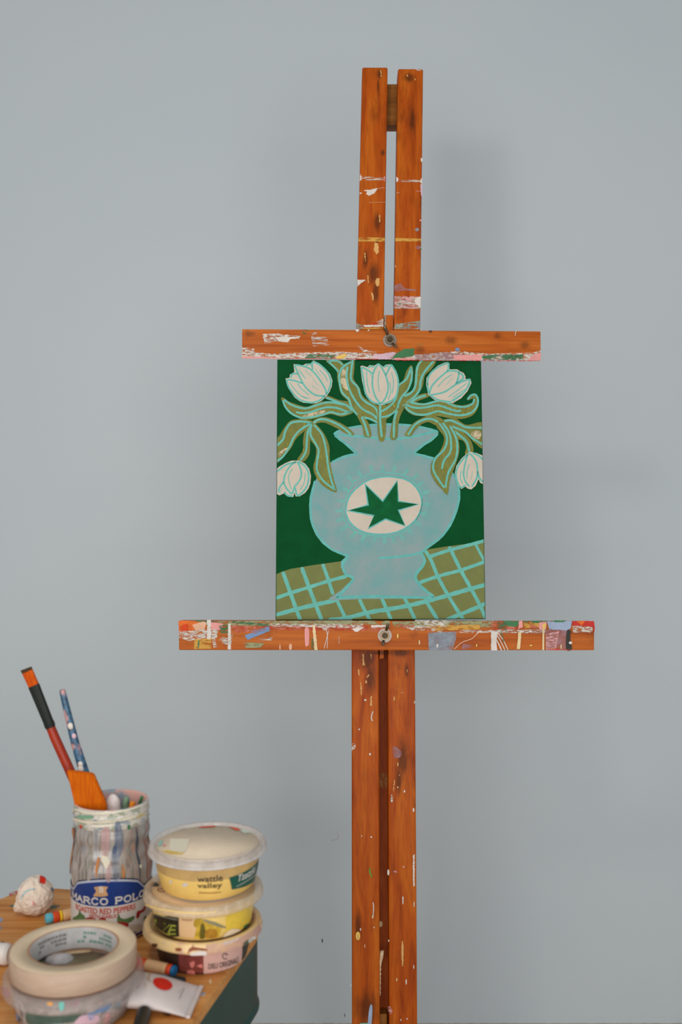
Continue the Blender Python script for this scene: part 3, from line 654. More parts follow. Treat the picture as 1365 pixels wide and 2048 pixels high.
def ks(reg, lines, w, mat=K_AQUA, curve=True, dl=1):
    LV[0] += dl; k = REG[reg][2] if reg is not None else 1
    for ln in lines: stroke(bm, EP, Z(reg, ln) if reg is not None else ln, w / k, pal(mat), .0001 + .000008 * LV[0], KN, QI, curve=curve)
# cloth
kp(None, Z(6, [(20, 500), (45, 490), (110, 458), (230, 420), (480, 378), (840, 328)]) + [(760, 1112)] + Z(7, [(590, 180), (850, 140), (1080, 110), (1310, 68)]) + [(980, 1260), (540, 1260)], K_OLIVE, False)
ks(6, [[(45, 785), (210, 725), (450, 650), (700, 570), (930, 510)]], 42); ks(6, [[(45, 992), (300, 920), (560, 860), (830, 800)], [(700, 1055), (920, 1030), (1180, 965), (1400, 925)]], 52)
ks(6, [[(130, 455), (215, 690), (300, 930), (350, 1060)], [(365, 400), (460, 660), (540, 870), (615, 1060)]], 48); ks(6, [[(625, 358), (690, 540), (755, 740)], [(810, 825), (860, 930), (925, 1060)], [(1080, 795), (1140, 920), (1215, 1060)]], 43)
ks(7, [[(0, 940), (360, 875), (700, 790), (860, 745), (1135, 665), (1320, 616)]], 54); ks(7, [[(600, 275), (860, 190), (1180, 105), (1320, 66)], [(490, 592), (730, 510), (1010, 435), (1310, 330)]], 42); ks(7, [[(830, 1050), (1000, 985), (1240, 885), (1320, 846)]], 50)
ks(7, [[(565, 195), (640, 320), (720, 510), (840, 735), (990, 975), (1045, 1060)], [(860, 145), (890, 200), (1005, 435), (1130, 660), (1250, 885), (1325, 1060)], [(25, 785), (80, 910), (145, 1060)], [(305, 780), (360, 880), (445, 1060)], [(555, 790), (590, 845), (725, 1060)]], 44)
ks(7, [[(1190, 115), (1250, 230), (1300, 320)]], 34)
# vase
kp(None, [(668, 868), (677, 861), (698.8, 855), (724, 851.5), (749.5, 848.6), (769.7, 847.8), (797, 848.5), (821, 850), (842, 853), (857, 856.6), (870, 861), (877.5, 867), (871, 875), (857, 884), (842, 895), (828.5, 906.5), (829, 908.5), (849, 912), (869, 917.6), (888, 929), (905.4, 944.5), (914, 962), (920.5, 991), (914.8, 1022), (903, 1052), (879.6, 1080.5), (844.5, 1106), (847, 1109), (849.5, 1120), (845.4, 1133), (835.8, 1144), (831, 1154), (832.5, 1165), (850, 1180), (872, 1195), (868, 1198), (808, 1197.5), (722, 1198), (664, 1201), (658, 1197), (682, 1181), (700, 1163.5), (706, 1157), (690, 1146), (682, 1134.5), (682, 1123), (692, 1113.5), (664, 1101.5), (645, 1087), (632, 1070), (624, 1052), (620.5, 1031), (620.5, 1012), (624, 982), (633.4, 957), (646, 938), (664, 923), (685, 912), (709, 906.5), (697, 895), (685, 884), (674, 876)], K_VASE, False)
# rim and outline strokes
ks(3, [[(795, 238), (850, 200), (985, 160), (1150, 135), (1365, 112)]], 24, K_EDGE); ks(4, [[(0, 112), (200, 115), (380, 128), (560, 160), (690, 195), (726, 220)]], 24, K_EDGE)
ks(3, [[(795, 235), (900, 248), (1150, 270), (1365, 290)], [(805, 250), (930, 350), (1085, 476)], [(1090, 480), (990, 500), (900, 525), (770, 588)]], 28, K_EDGE)
ks(4, [[(0, 290), (200, 295), (400, 270), (600, 225), (715, 195)], [(722, 235), (640, 310), (540, 375), (425, 468)], [(425, 478), (560, 510), (690, 545)]], 28, K_EDGE)
ks(5, [[(88, 262), (55, 390), (48, 500), (62, 620), (120, 740), (220, 840), (370, 905)], [(1258, 195), (1305, 290), (1318, 400), (1298, 500), (1250, 620), (1175, 730), (1060, 820), (975, 880), (800, 910), (632, 922)]], 20, K_EDGE)
ks(6, [[(945, 268), (880, 340), (882, 420), (920, 490), (1005, 540), (940, 630), (880, 700), (790, 775)], [(790, 778), (1000, 768), (1380, 758)]], 34, K_EDGE); ks(7, [[(0, 762), (300, 770), (680, 778)], [(670, 765), (560, 680), (480, 600), (445, 530), (465, 465), (530, 390), (558, 310), (510, 215)]], 34, K_EDGE)
# medallion
med = [(350, 530), (360, 450), (400, 370), (480, 295), (580, 245), (700, 228), (820, 240), (910, 280), (970, 350), (998, 430), (990, 510), (950, 590), (870, 660), (770, 705), (650, 720), (520, 705), (430, 660), (375, 600)]
ks(5, [[(675 + (x - 675) * 1.13, 473 + (y - 473) * 1.11) for x, y in med + med[:1]]], 9, K_RING)
kp(5, med, K_CREAM); ks(5, [med + med[:1]], 14, K_EDGE)
tips = [(560, 130), (665, 125), (770, 135), (880, 158), (965, 205), (1012, 272), (1065, 350), (1062, 462), (1040, 552), (992, 645), (915, 712), (842, 770), (762, 790), (680, 795), (590, 790), (485, 778), (395, 748), (310, 682), (270, 605), (262, 522), (280, 430), (328, 325), (368, 225), (455, 182)]
bs = [(675 + (x - 675) * .855, 473 + (y - 473) * .83) for x, y in tips]
for i in range(len(tips)):
    (tx, ty), (bx, by) = tips[i], bs[i]; nx, ny = bs[(i + 1) % len(bs)]
    mx, my = (bx + nx) / 2, (by + ny) / 2; mx, my = 675 + (mx - 675) * .985, 473 + (my - 473) * .985
    dx, dy = tx - bx, ty - by; l = math.hypot(dx, dy); sx, sy = -dy / l * 9, dx / l * 9
    ks(5, [[(bx - sx * .5, by - sy * .5), (bx + dx * .6 - sx, by + dy * .6 - sy), (tx, ty), (bx + dx * .6 + sx, by + dy * .6 + sy), (bx + sx * .5, by + sy * .5), (mx, my), (nx, ny)]], 8.5, K_AQUA, True, 0)
LV[0] += 1
star = [(515, 290), (665, 437), (790, 260), (800, 437), (972, 463), (800, 515), (858, 648), (690, 590), (540, 672), (590, 560), (365, 517), (540, 468)]
kp(5, star, K_STAR, False); ks(5, [star + star[:1]], 15, K_EDGE, False)
# stems and leaves: outline, light strokes
def leaf(reg, outline, lines, w=24, streak=None, lite=None):
    kp(reg, outline, K_LEAF)
    kp(reg, [(sum(p[0] for p in outline) / len(outline) + (x - sum(p[0] for p in outline) / len(outline)) * .8, sum(p[1] for p in outline) / len(outline) + (y - sum(p[1] for p in outline) / len(outline)) * .8) for x, y in outline] if lite else outline, K_LEAFD)
    if streak: kp(reg, streak, K_CRD)
    ks(reg, lines, w)
leaf(3, [(70, 345), (130, 240), (200, 130), (270, 65), (400, 55), (535, 85), (440, 190), (330, 290), (270, 400), (190, 500), (70, 600)], [[(60, 400), (160, 310), (190, 210), (250, 110), (330, 83), (430, 83), (520, 103)], [(520, 103), (400, 170), (310, 260), (240, 400), (160, 520), (60, 588)]], 26, [(85, 500), (160, 430), (230, 410), (150, 500), (85, 520)])
leaf(3, [(540, 95), (440, 190), (412, 330), (410, 440), (340, 560), (420, 578), (490, 490), (500, 380), (505, 200)], [[(520, 110), (475, 200), (460, 330), (445, 460), (380, 565)]], 24)
leaf(3, [(530, 95), (600, 140), (690, 260), (740, 400), (745, 560), (790, 780), (832, 950), (740, 930), (640, 860), (560, 740), (540, 640), (570, 520), (570, 400), (500, 300), (495, 180)], [[(520, 115), (505, 240), (560, 340), (605, 440), (590, 560), (585, 680), (650, 800), (740, 880), (815, 930)], [(545, 120), (640, 230), (680, 340), (705, 480), (725, 640), (760, 800), (802, 920)]], 24)
leaf(3, [(520, 95), (560, 55), (640, 28), (720, 33), (860, 90), (960, 150), (1020, 200), (1048, 250), (960, 238), (860, 180), (760, 130), (680, 97), (600, 100), (545, 120)], [[(540, 100), (620, 55), (720, 65), (850, 120), (950, 190), (1010, 245)]], 26)
leaf(1, [(140, 540), (180, 535), (240, 580), (400, 635), (480, 640), (600, 590), (720, 575), (850, 585), (960, 620), (1030, 680), (1030, 720), (960, 750), (880, 765), (760, 735), (650, 760), (520, 797), (400, 800), (270, 735), (190, 650)], [[(165, 560), (190, 640), (260, 720), (350, 768), (430, 782), (560, 765), (680, 735), (760, 710), (880, 737), (1010, 705)], [(180, 555), (260, 615), (370, 655), (470, 660), (590, 620), (720, 588), (850, 603), (980, 650), (1020, 690)], [(325, 710), (400, 722), (500, 710), (620, 670), (720, 650), (840, 660), (960, 705), (1010, 705)]], 24, [(400, 760), (480, 730), (600, 700), (680, 685), (720, 700), (600, 740), (480, 765)])
leaf(1, [(720, 505), (860, 560), (980, 580), (1015, 640), (980, 665), (840, 592), (690, 542)], [[(700, 530), (830, 580), (960, 630), (1020, 690)]], 26)
leaf(1, [(695, 72), (760, 58), (860, 66), (900, 90), (918, 140), (870, 220), (838, 240), (830, 200), (780, 150)], [[(710, 82), (790, 72), (860, 85), (912, 130)], [(725, 80), (800, 150), (855, 215)]], 22)
leaf(1, [(1045, 55), (1052, 160), (1042, 300), (1110, 400), (1150, 500), (1230, 570), (1335, 630), (1365, 700), (1355, 850), (1240, 805), (1130, 772), (1040, 700), (990, 590), (890, 490), (850, 350), (840, 240), (900, 130), (980, 90)], [[(1030, 62), (1012, 200), (1012, 310), (1090, 400), (1130, 520), (1200, 590), (1300, 650), (1337, 720), (1342, 800)], [(1010, 85), (910, 150), (865, 240), (870, 360), (900, 470), (980, 550), (1020, 660), (1110, 760), (1230, 790), (1340, 840)], [(965, 145), (955, 270), (985, 420), (1050, 550), (1150, 670), (1280, 740), (1335, 800)]], 25, [(900, 190), (955, 165), (945, 300), (975, 440), (900, 390), (880, 300)])
leaf(3, [(1080, -5), (1190, 50), (1240, 140), (1258, 270), (1172, 262), (1150, 150)], [[(1140, 25), (1180, 120), (1225, 268)]], 27)
leaf(0, [(672, 340), (718, 340), (716, 545), (674, 545)], [[(685, 342), (686, 450), (695, 542)]], 14)
leaf(2, [(520, 62), (692, 68), (640, 180), (560, 260), (530, 400), (460, 500), (370, 580), (310, 625), (240, 695), (220, 640), (290, 500), (400, 440), (430, 340), (440, 200), (470, 110)], [[(530, 62), (470, 140), (455, 260), (440, 390), (390, 470), (300, 512)], [(668, 76), (550, 220), (510, 320), (490, 440), (420, 530), (330, 600), (230, 690)]], 26)
leaf(2, [(390, 128), (415, 200), (402, 300), (350, 440), (290, 500), (230, 600), (210, 680), (110, 780), (35, 802), (30, 650), (110, 610), (200, 500), (220, 400), (290, 320), (330, 200)], [[(390, 150), (397, 290), (350, 430), (280, 510), (235, 600), (210, 680), (120, 750), (15, 775)], [(385, 165), (330, 300), (230, 390), (200, 540), (120, 640), (15, 705)]], 24)
leaf(2, [(590, 478), (605, 520), (450, 582), (330, 645), (300, 610), (420, 540), (500, 490)], [[(575, 500), (460, 540), (340, 612), (220, 700)]], 26)
leaf(2, [(310, 640), (255, 760), (228, 880), (212, 1035), (130, 1035), (150, 860), (190, 720), (240, 650)], [[(218, 690), (182, 800), (174, 1030)]], 27)
leaf(2, [(305, 640), (400, 580), (520, 600), (640, 590), (760, 563), (850, 578), (950, 618), (1050, 625), (1150, 590), (1170, 540), (1085, 562), (1135, 495), (1190, 482), (1228, 540), (1222, 640), (1160, 745), (1040, 792), (900, 790), (700, 757), (560, 762), (430, 752), (340, 700)], [[(1088, 556), (1130, 505), (1185, 495), (1217, 550), (1205, 640), (1130, 720), (1000, 750), (850, 730), (720, 700), (580, 740), (450, 735), (360, 690), (318, 640)], [(380, 590), (540, 615), (700, 577), (800, 577), (920, 630), (1050, 645), (1150, 605), (1172, 545)], [(330, 620), (430, 655), (550, 655), (720, 627), (860, 670), (950, 697), (1012, 692)]], 25)
leaf(4, [(320, 225), (400, 120), (500, 50), (600, 14), (700, 18), (795, 70), (760, 135), (690, 130), (600, 90), (500, 130), (430, 200), (385, 262), (318, 258)], [[(350, 252), (430, 130), (520, 70), (620, 50), (700, 75), (760, 130)]], 26)
leaf(4, [(790, 65), (870, 48), (960, 58), (1080, 125), (1290, 105), (1290, 410), (1180, 350), (1080, 250), (960, 205), (860, 145)], [[(800, 80), (880, 70), (980, 110), (1080, 155), (1300, 160)], [(890, 145), (1060, 210), (1150, 290), (1300, 382)]], 26, [(1130, 230), (1220, 190), (1260, 240), (1230, 300), (1170, 280)])
leaf(4, [(900, 165), (1010, 215), (1100, 275), (1155, 380), (1155, 465), (1060, 485), (1072, 400), (1030, 320), (950, 292)], [[(890, 180), (1000, 260), (1080, 340), (1112, 462)]], 27)
leaf(4, [(760, 80), (900, 150), (980, 330), (982, 480), (925, 660), (870, 800), (840, 985), (780, 932), (680, 820), (632, 700), (650, 580), (740, 460), (790, 350), (790, 260), (700, 140)], [[(735, 100), (820, 230), (832, 340), (790, 440), (690, 540), (662, 650), (690, 740), (800, 905)], [(780, 100), (860, 220), (886, 360), (870, 470), (800, 560), (770, 670)], [(870, 140), (940, 270), (963, 400), (940, 550), (850, 720), (815, 905)]], 25)
# tulips
def tulip(reg, outline, lines, thin, w=22):
    kp(reg, outline, K_CREAM, False); ks(reg, lines, w); ks(reg, thin, w * .5)
tulip(1, [(195, 295), (245, 285), (250, 245), (305, 215), (295, 115), (350, 125), (415, 130), (450, 110), (505, 112), (540, 70), (620, 110), (700, 180), (750, 240), (778, 320), (770, 390), (745, 455), (705, 515), (640, 575), (580, 600), (520, 605), (420, 595), (370, 575), (310, 530), (240, 430), (205, 340)],
      [[(208, 310), (235, 400), (310, 505), (370, 555), (440, 582), (520, 592), (620, 565), (690, 505)], [(212, 308), (300, 320), (405, 355)], [(262, 288), (280, 240), (350, 235)], [(308, 128), (355, 240), (410, 350), (470, 430), (570, 500), (690, 512)], [(320, 125), (440, 150), (530, 200), (620, 310), (690, 430), (700, 500)], [(530, 185), (535, 90), (640, 140), (730, 240), (757, 340), (735, 430), (705, 490)], [(445, 135), (480, 118), (515, 120)]],
      [[(360, 180), (400, 240), (445, 300)], [(440, 190), (520, 270)], [(530, 290), (610, 390)], [(520, 375), (600, 440)], [(560, 170), (630, 265)], [(620, 190), (690, 270), (715, 330)], [(245, 340), (310, 430), (390, 510), (470, 545)], [(340, 355), (400, 430), (490, 500)], [(400, 515), (500, 545)]])
tulip(0, [(562, 103), (575, 98), (605, 108), (620, 95), (650, 98), (665, 88), (680, 85), (705, 108), (720, 92), (735, 92), (745, 90), (757, 90), (785, 130), (803, 215), (798, 260), (770, 312), (740, 332), (690, 345), (660, 338), (625, 322), (590, 270), (572, 190)],
      [[(568, 108), (580, 180), (595, 270), (635, 322), (690, 338)], [(640, 150), (660, 105), (680, 92), (715, 150), (735, 225), (722, 290), (690, 337)], [(640, 150), (637, 220), (655, 290), (690, 337)], [(572, 108), (605, 125), (640, 150)], [(720, 160), (745, 108), (758, 98), (790, 160), (797, 230), (775, 300), (700, 340)], [(610, 112), (625, 103), (648, 105)], [(705, 110), (720, 100), (738, 104)]],
      [[(600, 130), (605, 210), (620, 270)], [(680, 130), (672, 200), (680, 260)], [(755, 140), (768, 200), (760, 270)], [(745, 200), (750, 260), (735, 310)], [(640, 180), (622, 150)]], 11)
tulip(2, [(575, 370), (580, 290), (630, 215), (720, 135), (800, 98), (845, 90), (865, 110), (865, 182), (960, 180), (995, 205), (1040, 225), (1065, 270), (1060, 300), (1125, 298), (1138, 350), (1090, 450), (1010, 540), (905, 600), (780, 590), (680, 562), (600, 495)],
      [[(590, 375), (600, 290), (640, 220), (720, 155), (800, 115), (850, 108), (848, 180), (830, 205)], [(592, 350), (600, 440), (640, 510), (740, 565), (890, 585)], [(620, 470), (640, 400), (700, 325), (770, 260), (840, 208), (900, 200), (975, 215), (972, 290), (940, 365)], [(640, 498), (800, 462), (940, 372), (1060, 320), (1115, 312), (1095, 390), (1030, 480), (900, 578)], [(975, 218), (1025, 250), (1030, 300), (950, 350)]],
      [[(720, 400), (800, 310), (900, 240)], [(820, 375), (900, 290)], [(850, 525), (980, 430), (1080, 350)], [(900, 535), (1010, 460), (1080, 420)], [(880, 570), (1000, 500)]])
tulip(3, [(75, 680), (120, 640), (200, 595), (270, 568), (370, 568), (440, 605), (490, 670), (512, 760), (505, 850), (480, 915), (440, 968), (370, 1012), (322, 1012), (308, 968), (290, 1022), (210, 1002), (175, 975), (120, 1000), (70, 970)],
      [[(330, 580), (260, 630), (200, 720), (175, 820), (200, 900), (270, 985)], [(340, 580), (380, 660), (392, 750), (360, 830), (310, 890), (278, 985)], [(330, 585), (200, 620), (80, 715)], [(355, 580), (440, 640), (482, 740), (470, 860), (420, 945), (345, 1000), (315, 905)], [(172, 835), (120, 905), (112, 965)], [(178, 955), (220, 1000), (285, 1010)]],
      [[(280, 670), (235, 750), (240, 830), (270, 930)], [(440, 720), (430, 830), (380, 930)], [(150, 900), (125, 985)]])
tulip(4, [(1120, 458), (1200, 473), (1300, 515), (1300, 870), (1245, 842), (1225, 795), (1190, 880), (1135, 925), (1090, 915), (1062, 888), (1015, 920), (970, 885), (940, 800), (930, 720), (950, 635), (1010, 545), (1070, 488)],
      [[(1115, 475), (1040, 540), (970, 640), (945, 740), (970, 850), (1010, 900), (1060, 872)], [(1090, 490), (1060, 600), (1040, 730), (1060, 820), (1110, 890)], [(1120, 480), (1190, 570), (1212, 680), (1200, 790), (1140, 892)], [(1150, 470), (1230, 510), (1300, 580)], [(1213, 700), (1240, 790), (1300, 845)]],
      [[(1110, 610), (1085, 700), (1080, 790)], [(1010, 690), (1000, 780), (1030, 860)], [(1150, 700), (1135, 800)]])
can = obj('painted_canvas', bm, pal.m, origin=EP.at(762, 1240, KN / 2))
tag(can, 'canvas painting of white tulips in a blue-grey vase, standing on the easel ledge', 'painting')

# ------------------------------------------------------------------ side table (square stool, rounded corners)
A = Vector((-.0742, 1.067)); ub = Vector((-.974, .224)); ur = Vector((-.224, -.974))
def rrect(W, L, r, ins=0.0, n=10):
    pts = []
    for (cs, ct, a0) in ((r + ins, r + ins, PI), (W - r - ins, r + ins, 1.5 * PI), (W - r - ins, L - r - ins, 0), (r + ins, L - r - ins, .5 * PI)):
        for k in range(n + 1):
            a = a0 + .5 * PI * k / n; s, t = cs + r * cos(a), ct + r * sin(a)
            pts.append(A + ub * s + ur * t)
    return pts
def prism(bm, layers, mfun=lambda i: 0, caps=(0, 0)):
    R = [[bm.verts.new((p.x, p.y, z)) for p in pts] for pts, z in layers]
    for i in range(len(R) - 1):
        for k in range(len(R[0])):
            f = bm.faces.new((R[i][k], R[i][(k + 1) % len(R[0])], R[i + 1][(k + 1) % len(R[0])], R[i + 1][k])); f.material_index = mfun(i)
    f = bm.faces.new(R[0][::-1]); f.material_index = caps[0]; f = bm.faces.new(R[-1]); f.material_index = caps[1]
    bmesh.ops.recalc_face_normals(bm, faces=bm.faces)
W = .305
ctr = A + ub * W / 2 + ur * W / 2
stool = thing('side_table', 'small square wooden stool table with dark green apron, holding the jars and tubs', 'table', (ctr.x, ctr.y, 0))
m = wood('table_wood', (172, 104, 46), (204, 138, 72), (218, 160, 98), 'X', .5)
bm = bmesh.new(); pal = Pal(MATS['table_wood'])
prism(bm, [(rrect(W, W, .058, .001), TABLE - .012), (rrect(W, W, .06), TABLE - .011), (rrect(W, W, .06), TABLE - .002), (rrect(W, W, .058, .001), TABLE)])
TP = Plane((0, 0, TABLE), (1, 0, 0), (0, 1, 0))
T_TEAL = dry('table_teal_smear', (70, 120, 110), .62, (1, 1, 1), 120); T_BLUE = dry('table_blue_smear', (150, 165, 185), .6, (1, 1, 1), 120); T_DARK = dry('table_dark_stain', (90, 62, 40), .55, (1, 1, 1), 120)
for q, mm in (([(100, 1812), (118, 1810), (117, 1815), (100, 1817)], T_TEAL), ([(20, 1811), (38, 1809), (36, 1814), (22, 1814)], T_TEAL), ([(0, 1836), (6, 1838), (3, 1844), (0, 1846)], T_BLUE), ([(0, 1852), (4, 1852), (3, 1858), (0, 1860)], T_BLUE),
              ([(0, 1882), (10, 1884), (6, 1889), (0, 1888)], T_DARK), ([(402, 1986), (411, 1985), (409, 1991), (403, 1991)], T_BLUE), ([(392, 1998), (398, 1996), (398, 2002)], P_WHITE), ([(384, 2007), (392, 2005), (390, 2013), (383, 2013)], T_TEAL),
              ([(418, 1964), (422, 1958), (423, 1968)], P_CREAM), ([(325, 2022), (345, 2020), (340, 2032), (328, 2030)], T_DARK), ([(20, 1786), (36, 1782), (36, 1787), (20, 1792)], dry('table_red_smear', (190, 80, 50), .6, (1, 1, 1), 120))):
    patch(bm, TP, q, pal(mm), .00015, sm=True)
obj('tabletop', bm, pal.m, stool)
GREEN = flat('apron_green_paint', (20, 64, 58), .38, .1, 30)
bm = bmesh.new(); pal = Pal(GREEN)
zb = TABLE - .086
prism(bm, [(rrect(W, W, .055, .0045), zb), (rrect(W, W, .06, -.001), zb + .002), (rrect(W, W, .06, -.001), zb + .005), (rrect(W, W, .058, .001), zb + .008), (rrect(W, W, .058, .001), TABLE - .0121)])
ap = Plane(onz(498, 1950, TABLE - .05), (1, 0, 0), (0, 0, 1))
obj('apron', bm, pal.m, stool, label='dark green painted apron')
for s, t in ((.06, .06), (W - .06, .06), (W - .06, W - .06), (.06, W - .06)):
    c = A + ub * s + ur * t
    bm = bmesh.new(); tube(bm, [(c.x, c.y, 0), (c.x, c.y, zb)], [.011, .016], 0, 16); bmesh.ops.recalc_face_normals(bm, faces=bm.faces); obj('leg', bm, GREEN, stool)

# ------------------------------------------------------------------ jar with label
JX, JY = (220.5 - 682.5) / F * 1.02, 1.02
jprof = [(.0375, 0), (.0402, .003), (.0404, .012), (.0404, .0499), (.0412, .0699), (.0394, .0817), (.0372, .095), (.0389, .1042), (.0384, .111), (.0376, .1135), (.0386, .1165), (.0376, .1195), (.0376, .1215), (.0386, .1245), (.0378, .1275), (.0380, .131), (.0372, .1335)]
jar = thing('glass_jar', 'paint-streaked glass jar with a blue and white pepper label, holding paintbrushes', 'jar', (JX, JY, TABLE))
m, nt, b = newmat('streaked_glass')
v = coords(nt, (1, 1, .09)); n1 = noise_n(nt, v, 52, 3, .55, .8); n2 = noise_n(nt, coords(nt, (1, 1, .12)), 130, 4, .6, .5)
c1 = ramp(nt, n1, [(.22, lin((70, 84, 108))), (.32, lin((98, 110, 130))), (.39, lin((172, 160, 154))), (.46, lin((104, 92, 72))), (.52, lin((172, 166, 160))), (.58, lin((166, 138, 128))), (.64, lin((124, 124, 118))), (.70, lin((160, 96, 66))), (.8, lin((88, 98, 80)))])
c2 = ramp(nt, n2, [(.30, lin((64, 76, 94))), (.42, lin((134, 128, 120))), (.54, lin((184, 180, 174))), (.66, lin((124, 102, 82)))])
nt.links.new(mixc(nt, .45, c1, c2), b.inputs['Base Color'])
b.inputs['Roughness'].default_value = .16; b.inputs['Coat Weight'].default_value = .6; b.inputs['Coat Roughness'].default_value = .06
nt.links.new(ramp(nt, n2, [(.45, (0, 0, 0, 1)), (.62, (.35, .35, .35, 1))]), b.inputs['Transmission Weight'])
bump(nt, b, n1, .35, .003)
SG = m
m, nt, b = newmat('rim_glass')
n1 = noise_n(nt, coords(nt, (1, 1, 1.6)), 55, 4, .6)
nt.links.new(ramp(nt, n1, [(.34, lin((128, 140, 150))), (.44, lin((186, 182, 174))), (.52, lin((206, 196, 184))), (.60, lin((140, 152, 130))), (.68, lin((200, 170, 150)))]), b.inputs['Base Color']); b.inputs['Roughness'].default_value = .2
RG = m
m, nt, b = newmat('inner_paint')
n1 = noise_n(nt, coords(nt), 40, 3, .5)
nt.links.new(ramp(nt, n1, [(.40, lin((220, 168, 156))), (.56, lin((216, 172, 160))), (.64, lin((150, 165, 180))), (.72, lin((120, 130, 110)))]), b.inputs['Base Color']); b.inputs['Roughness'].default_value = .4
IP = m
bm = bmesh.new()
def jwob(a, z):
    w = max(0, min(1, (z - .050) / .015)) * max(0, min(1, (.108 - z) / .01)); return .0007 * w * sin(9 * a) 
jfull = [(0, .0005)] + [(jprof[0][0] - .004, 0)]
fine = [jprof[0]]
for (r0, z0), (r1, z1) in zip(jprof, jprof[1:]):
    k = max(1, int((z1 - z0) / .0015))
    for i in range(1, k + 1): u = i / k; u2 = (1 - cos(PI * u)) / 2; fine.append((r0 + (r1 - r0) * u2, z0 + (z1 - z0) * u))
outer = len(jfull) + len(fine)
inner = [(.0355, .1338), (.0345, .132), (.0345, .11), (.0362, .100), (.0372, .07), (.0375, .03), (.037, .008), (0, .006)]
prof = jfull + fine + inner
def jm(i):
    if i >= outer - 1: return 2
    return 1 if prof[i][1] > .112 else 0
lathe(bm, prof, (JX, JY, TABLE), 0, 96, jm, jwob)
jarS = Round(JX, JY, TABLE, jprof, .002)
pal = Pal(SG, RG, IP)
# dribbles and rings of paint on the neck and belly
J_CREAM = flat('jar_dribble_cream', (214, 206, 184), .45); J_TEAL = flat('jar_dribble_green', (110, 150, 120), .45); J_DARK = flat('jar_dribble_dark', (70, 78, 92), .45); J_RUST = flat('jar_dribble_rust', (178, 116, 64), .45); J_NAVY = dry('jar_dribble_blue', (92, 110, 140), .6, (1, 1, .3), 90, .25, None, .8); J_PINK = dry('jar_dribble_pink', (198, 160, 158), .58, (1, 1, .3), 90, .25, None, .85)
for k, (pts, mm, kind) in enumerate([
    ([(265, 665), (420, 705), (560, 705), (760, 690), (960, 640), (1100, 600)], J_CREAM, 5), ([(480, 745), (600, 750), (710, 735)], J_CREAM, 5), ([(258, 600), (300, 560), (440, 600), (640, 600), (900, 560), (1095, 480)], J_CREAM, 3.2),
    ([(320, 630), (480, 630), (500, 655), (440, 670), (330, 655)], J_TEAL, 's'), ([(985, 640), (1055, 600), (1050, 630), (985, 665)], flat('jar_dribble_yellow', (206, 184, 130), .45), 's'), ([(590, 1090), (640, 1075), (685, 1150), (680, 1200), (640, 1230), (600, 1160)], J_CREAM, 's'),
    ([(740, 960), (760, 1010), (740, 1060), (715, 1060), (720, 1000)], J_DARK, 's'), ([(545, 1110), (570, 1130), (545, 1260), (530, 1340), (520, 1230)], J_RUST, 's'), ([(965, 740), (1000, 900), (985, 1020), (1020, 1160), (1020, 1380), (1000, 1200), (965, 1010), (978, 860)], J_DARK, 's'),
    ([(825, 1180), (850, 1260), (840, 1340), (820, 1310)], J_RUST, 's'), ([(240, 780), (285, 790), (280, 950), (265, 1100), (235, 1300), (240, 1380), (222, 1250), (222, 1100), (250, 950)], J_RUST, 's'),
    ([(740, 720), (800, 720), (830, 960), (790, 1120), (780, 1340), (720, 1340), (700, 1050), (740, 930)], J_NAVY, 's'), ([(600, 780), (680, 790), (670, 1060), (600, 1060)], J_PINK, 's'), ([(650, 1230), (700, 1150), (690, 1370), (640, 1370)], J_PINK, 's'),
    ([(880, 740), (905, 735), (905, 785), (880, 780)], flat('jar_dot_green', (66, 120, 80), .45), 's'), ([(1010, 1190), (1035, 1190), (1030, 1225), (1012, 1220)], J_CREAM, 's'), ([(350, 740), (372, 740), (370, 775), (352, 770)], P_RED, 's')]):
    p = Z(15, pts)
    if kind == 's': patch(bm, jarS, p, pal(mm), .0006 + .00004 * k, sm=True)
    else: stroke(bm, jarS, p, kind, pal(mm), .0007 + .00004 * k)
obj('glass_body', bm, pal.m, jar)
# label: angle * R, height
L_WHITE = flat('label_white', (206, 200, 194), .4, .03); L_BLUE = flat('label_blue', (28, 54, 116), .35, .08); L_NAVY = flat('label_navy', (30, 32, 70), .35, .05); L_RED = flat('label_red', (190, 62, 40), .4, .08); L_SILV = flat('label_border', (170, 176, 190), .35, .03)
L_GOLD = flat('label_gold', (186, 146, 104), .4, .15, 200); L_LEAF = flat('label_leaf_green', (82, 112, 66), .45, .25, 300); L_PEP = flat('label_pepper_red', (150, 30, 26), .4, .2, 200)
R = jarS.R; dg = lambda d: math.radians(d) * R
bm = bmesh.new(); pal = Pal(L_WHITE)
lo, hi = -112, 92
def toplabel(d, dz=0):
    a = abs(d + 8)
    if a > 58: z = .0530
    elif a > 46: z = .0530 + (58 - a) / 12 * .0085
    else: z = .0615 + .0065 * (1 - (a / 46) ** 2)
    return z + dz
def band(f0, f1, mi, off, d0=lo, d1=hi, st=3):
    ds = [d0 + (d1 - d0) * i / int((d1 - d0) / st) for i in range(int((d1 - d0) / st) + 1)]
    n = len(ds); K = 10
    t = bmesh.new(); vs = [t.verts.new(jarS.p3(dg(d), f0(d) + (f1(d) - f0(d)) * k / K, off)) for k in range(K + 1) for d in ds]
    for k in range(K):
        for i in range(n - 1): t.faces.new((vs[k * n + i], vs[k * n + i + 1], vs[k * n + n + i + 1], vs[k * n + n + i]))
    merge(bm, t, mi)
band(lambda d: .004, lambda d: .028, 0, .0006); band(lambda d: .028, lambda d: .0525, 0, .0006)
band(lambda d: .0394, lambda d: toplabel(d), pal(L_NAVY), .0007, st=1.5); band(lambda d: .0394, lambda d: toplabel(d, -.0012), pal(L_SILV), .00078, st=1.5); band(lambda d: .0397, lambda d: toplabel(d, -.0034), pal(L_BLUE), .00086, st=1.5)
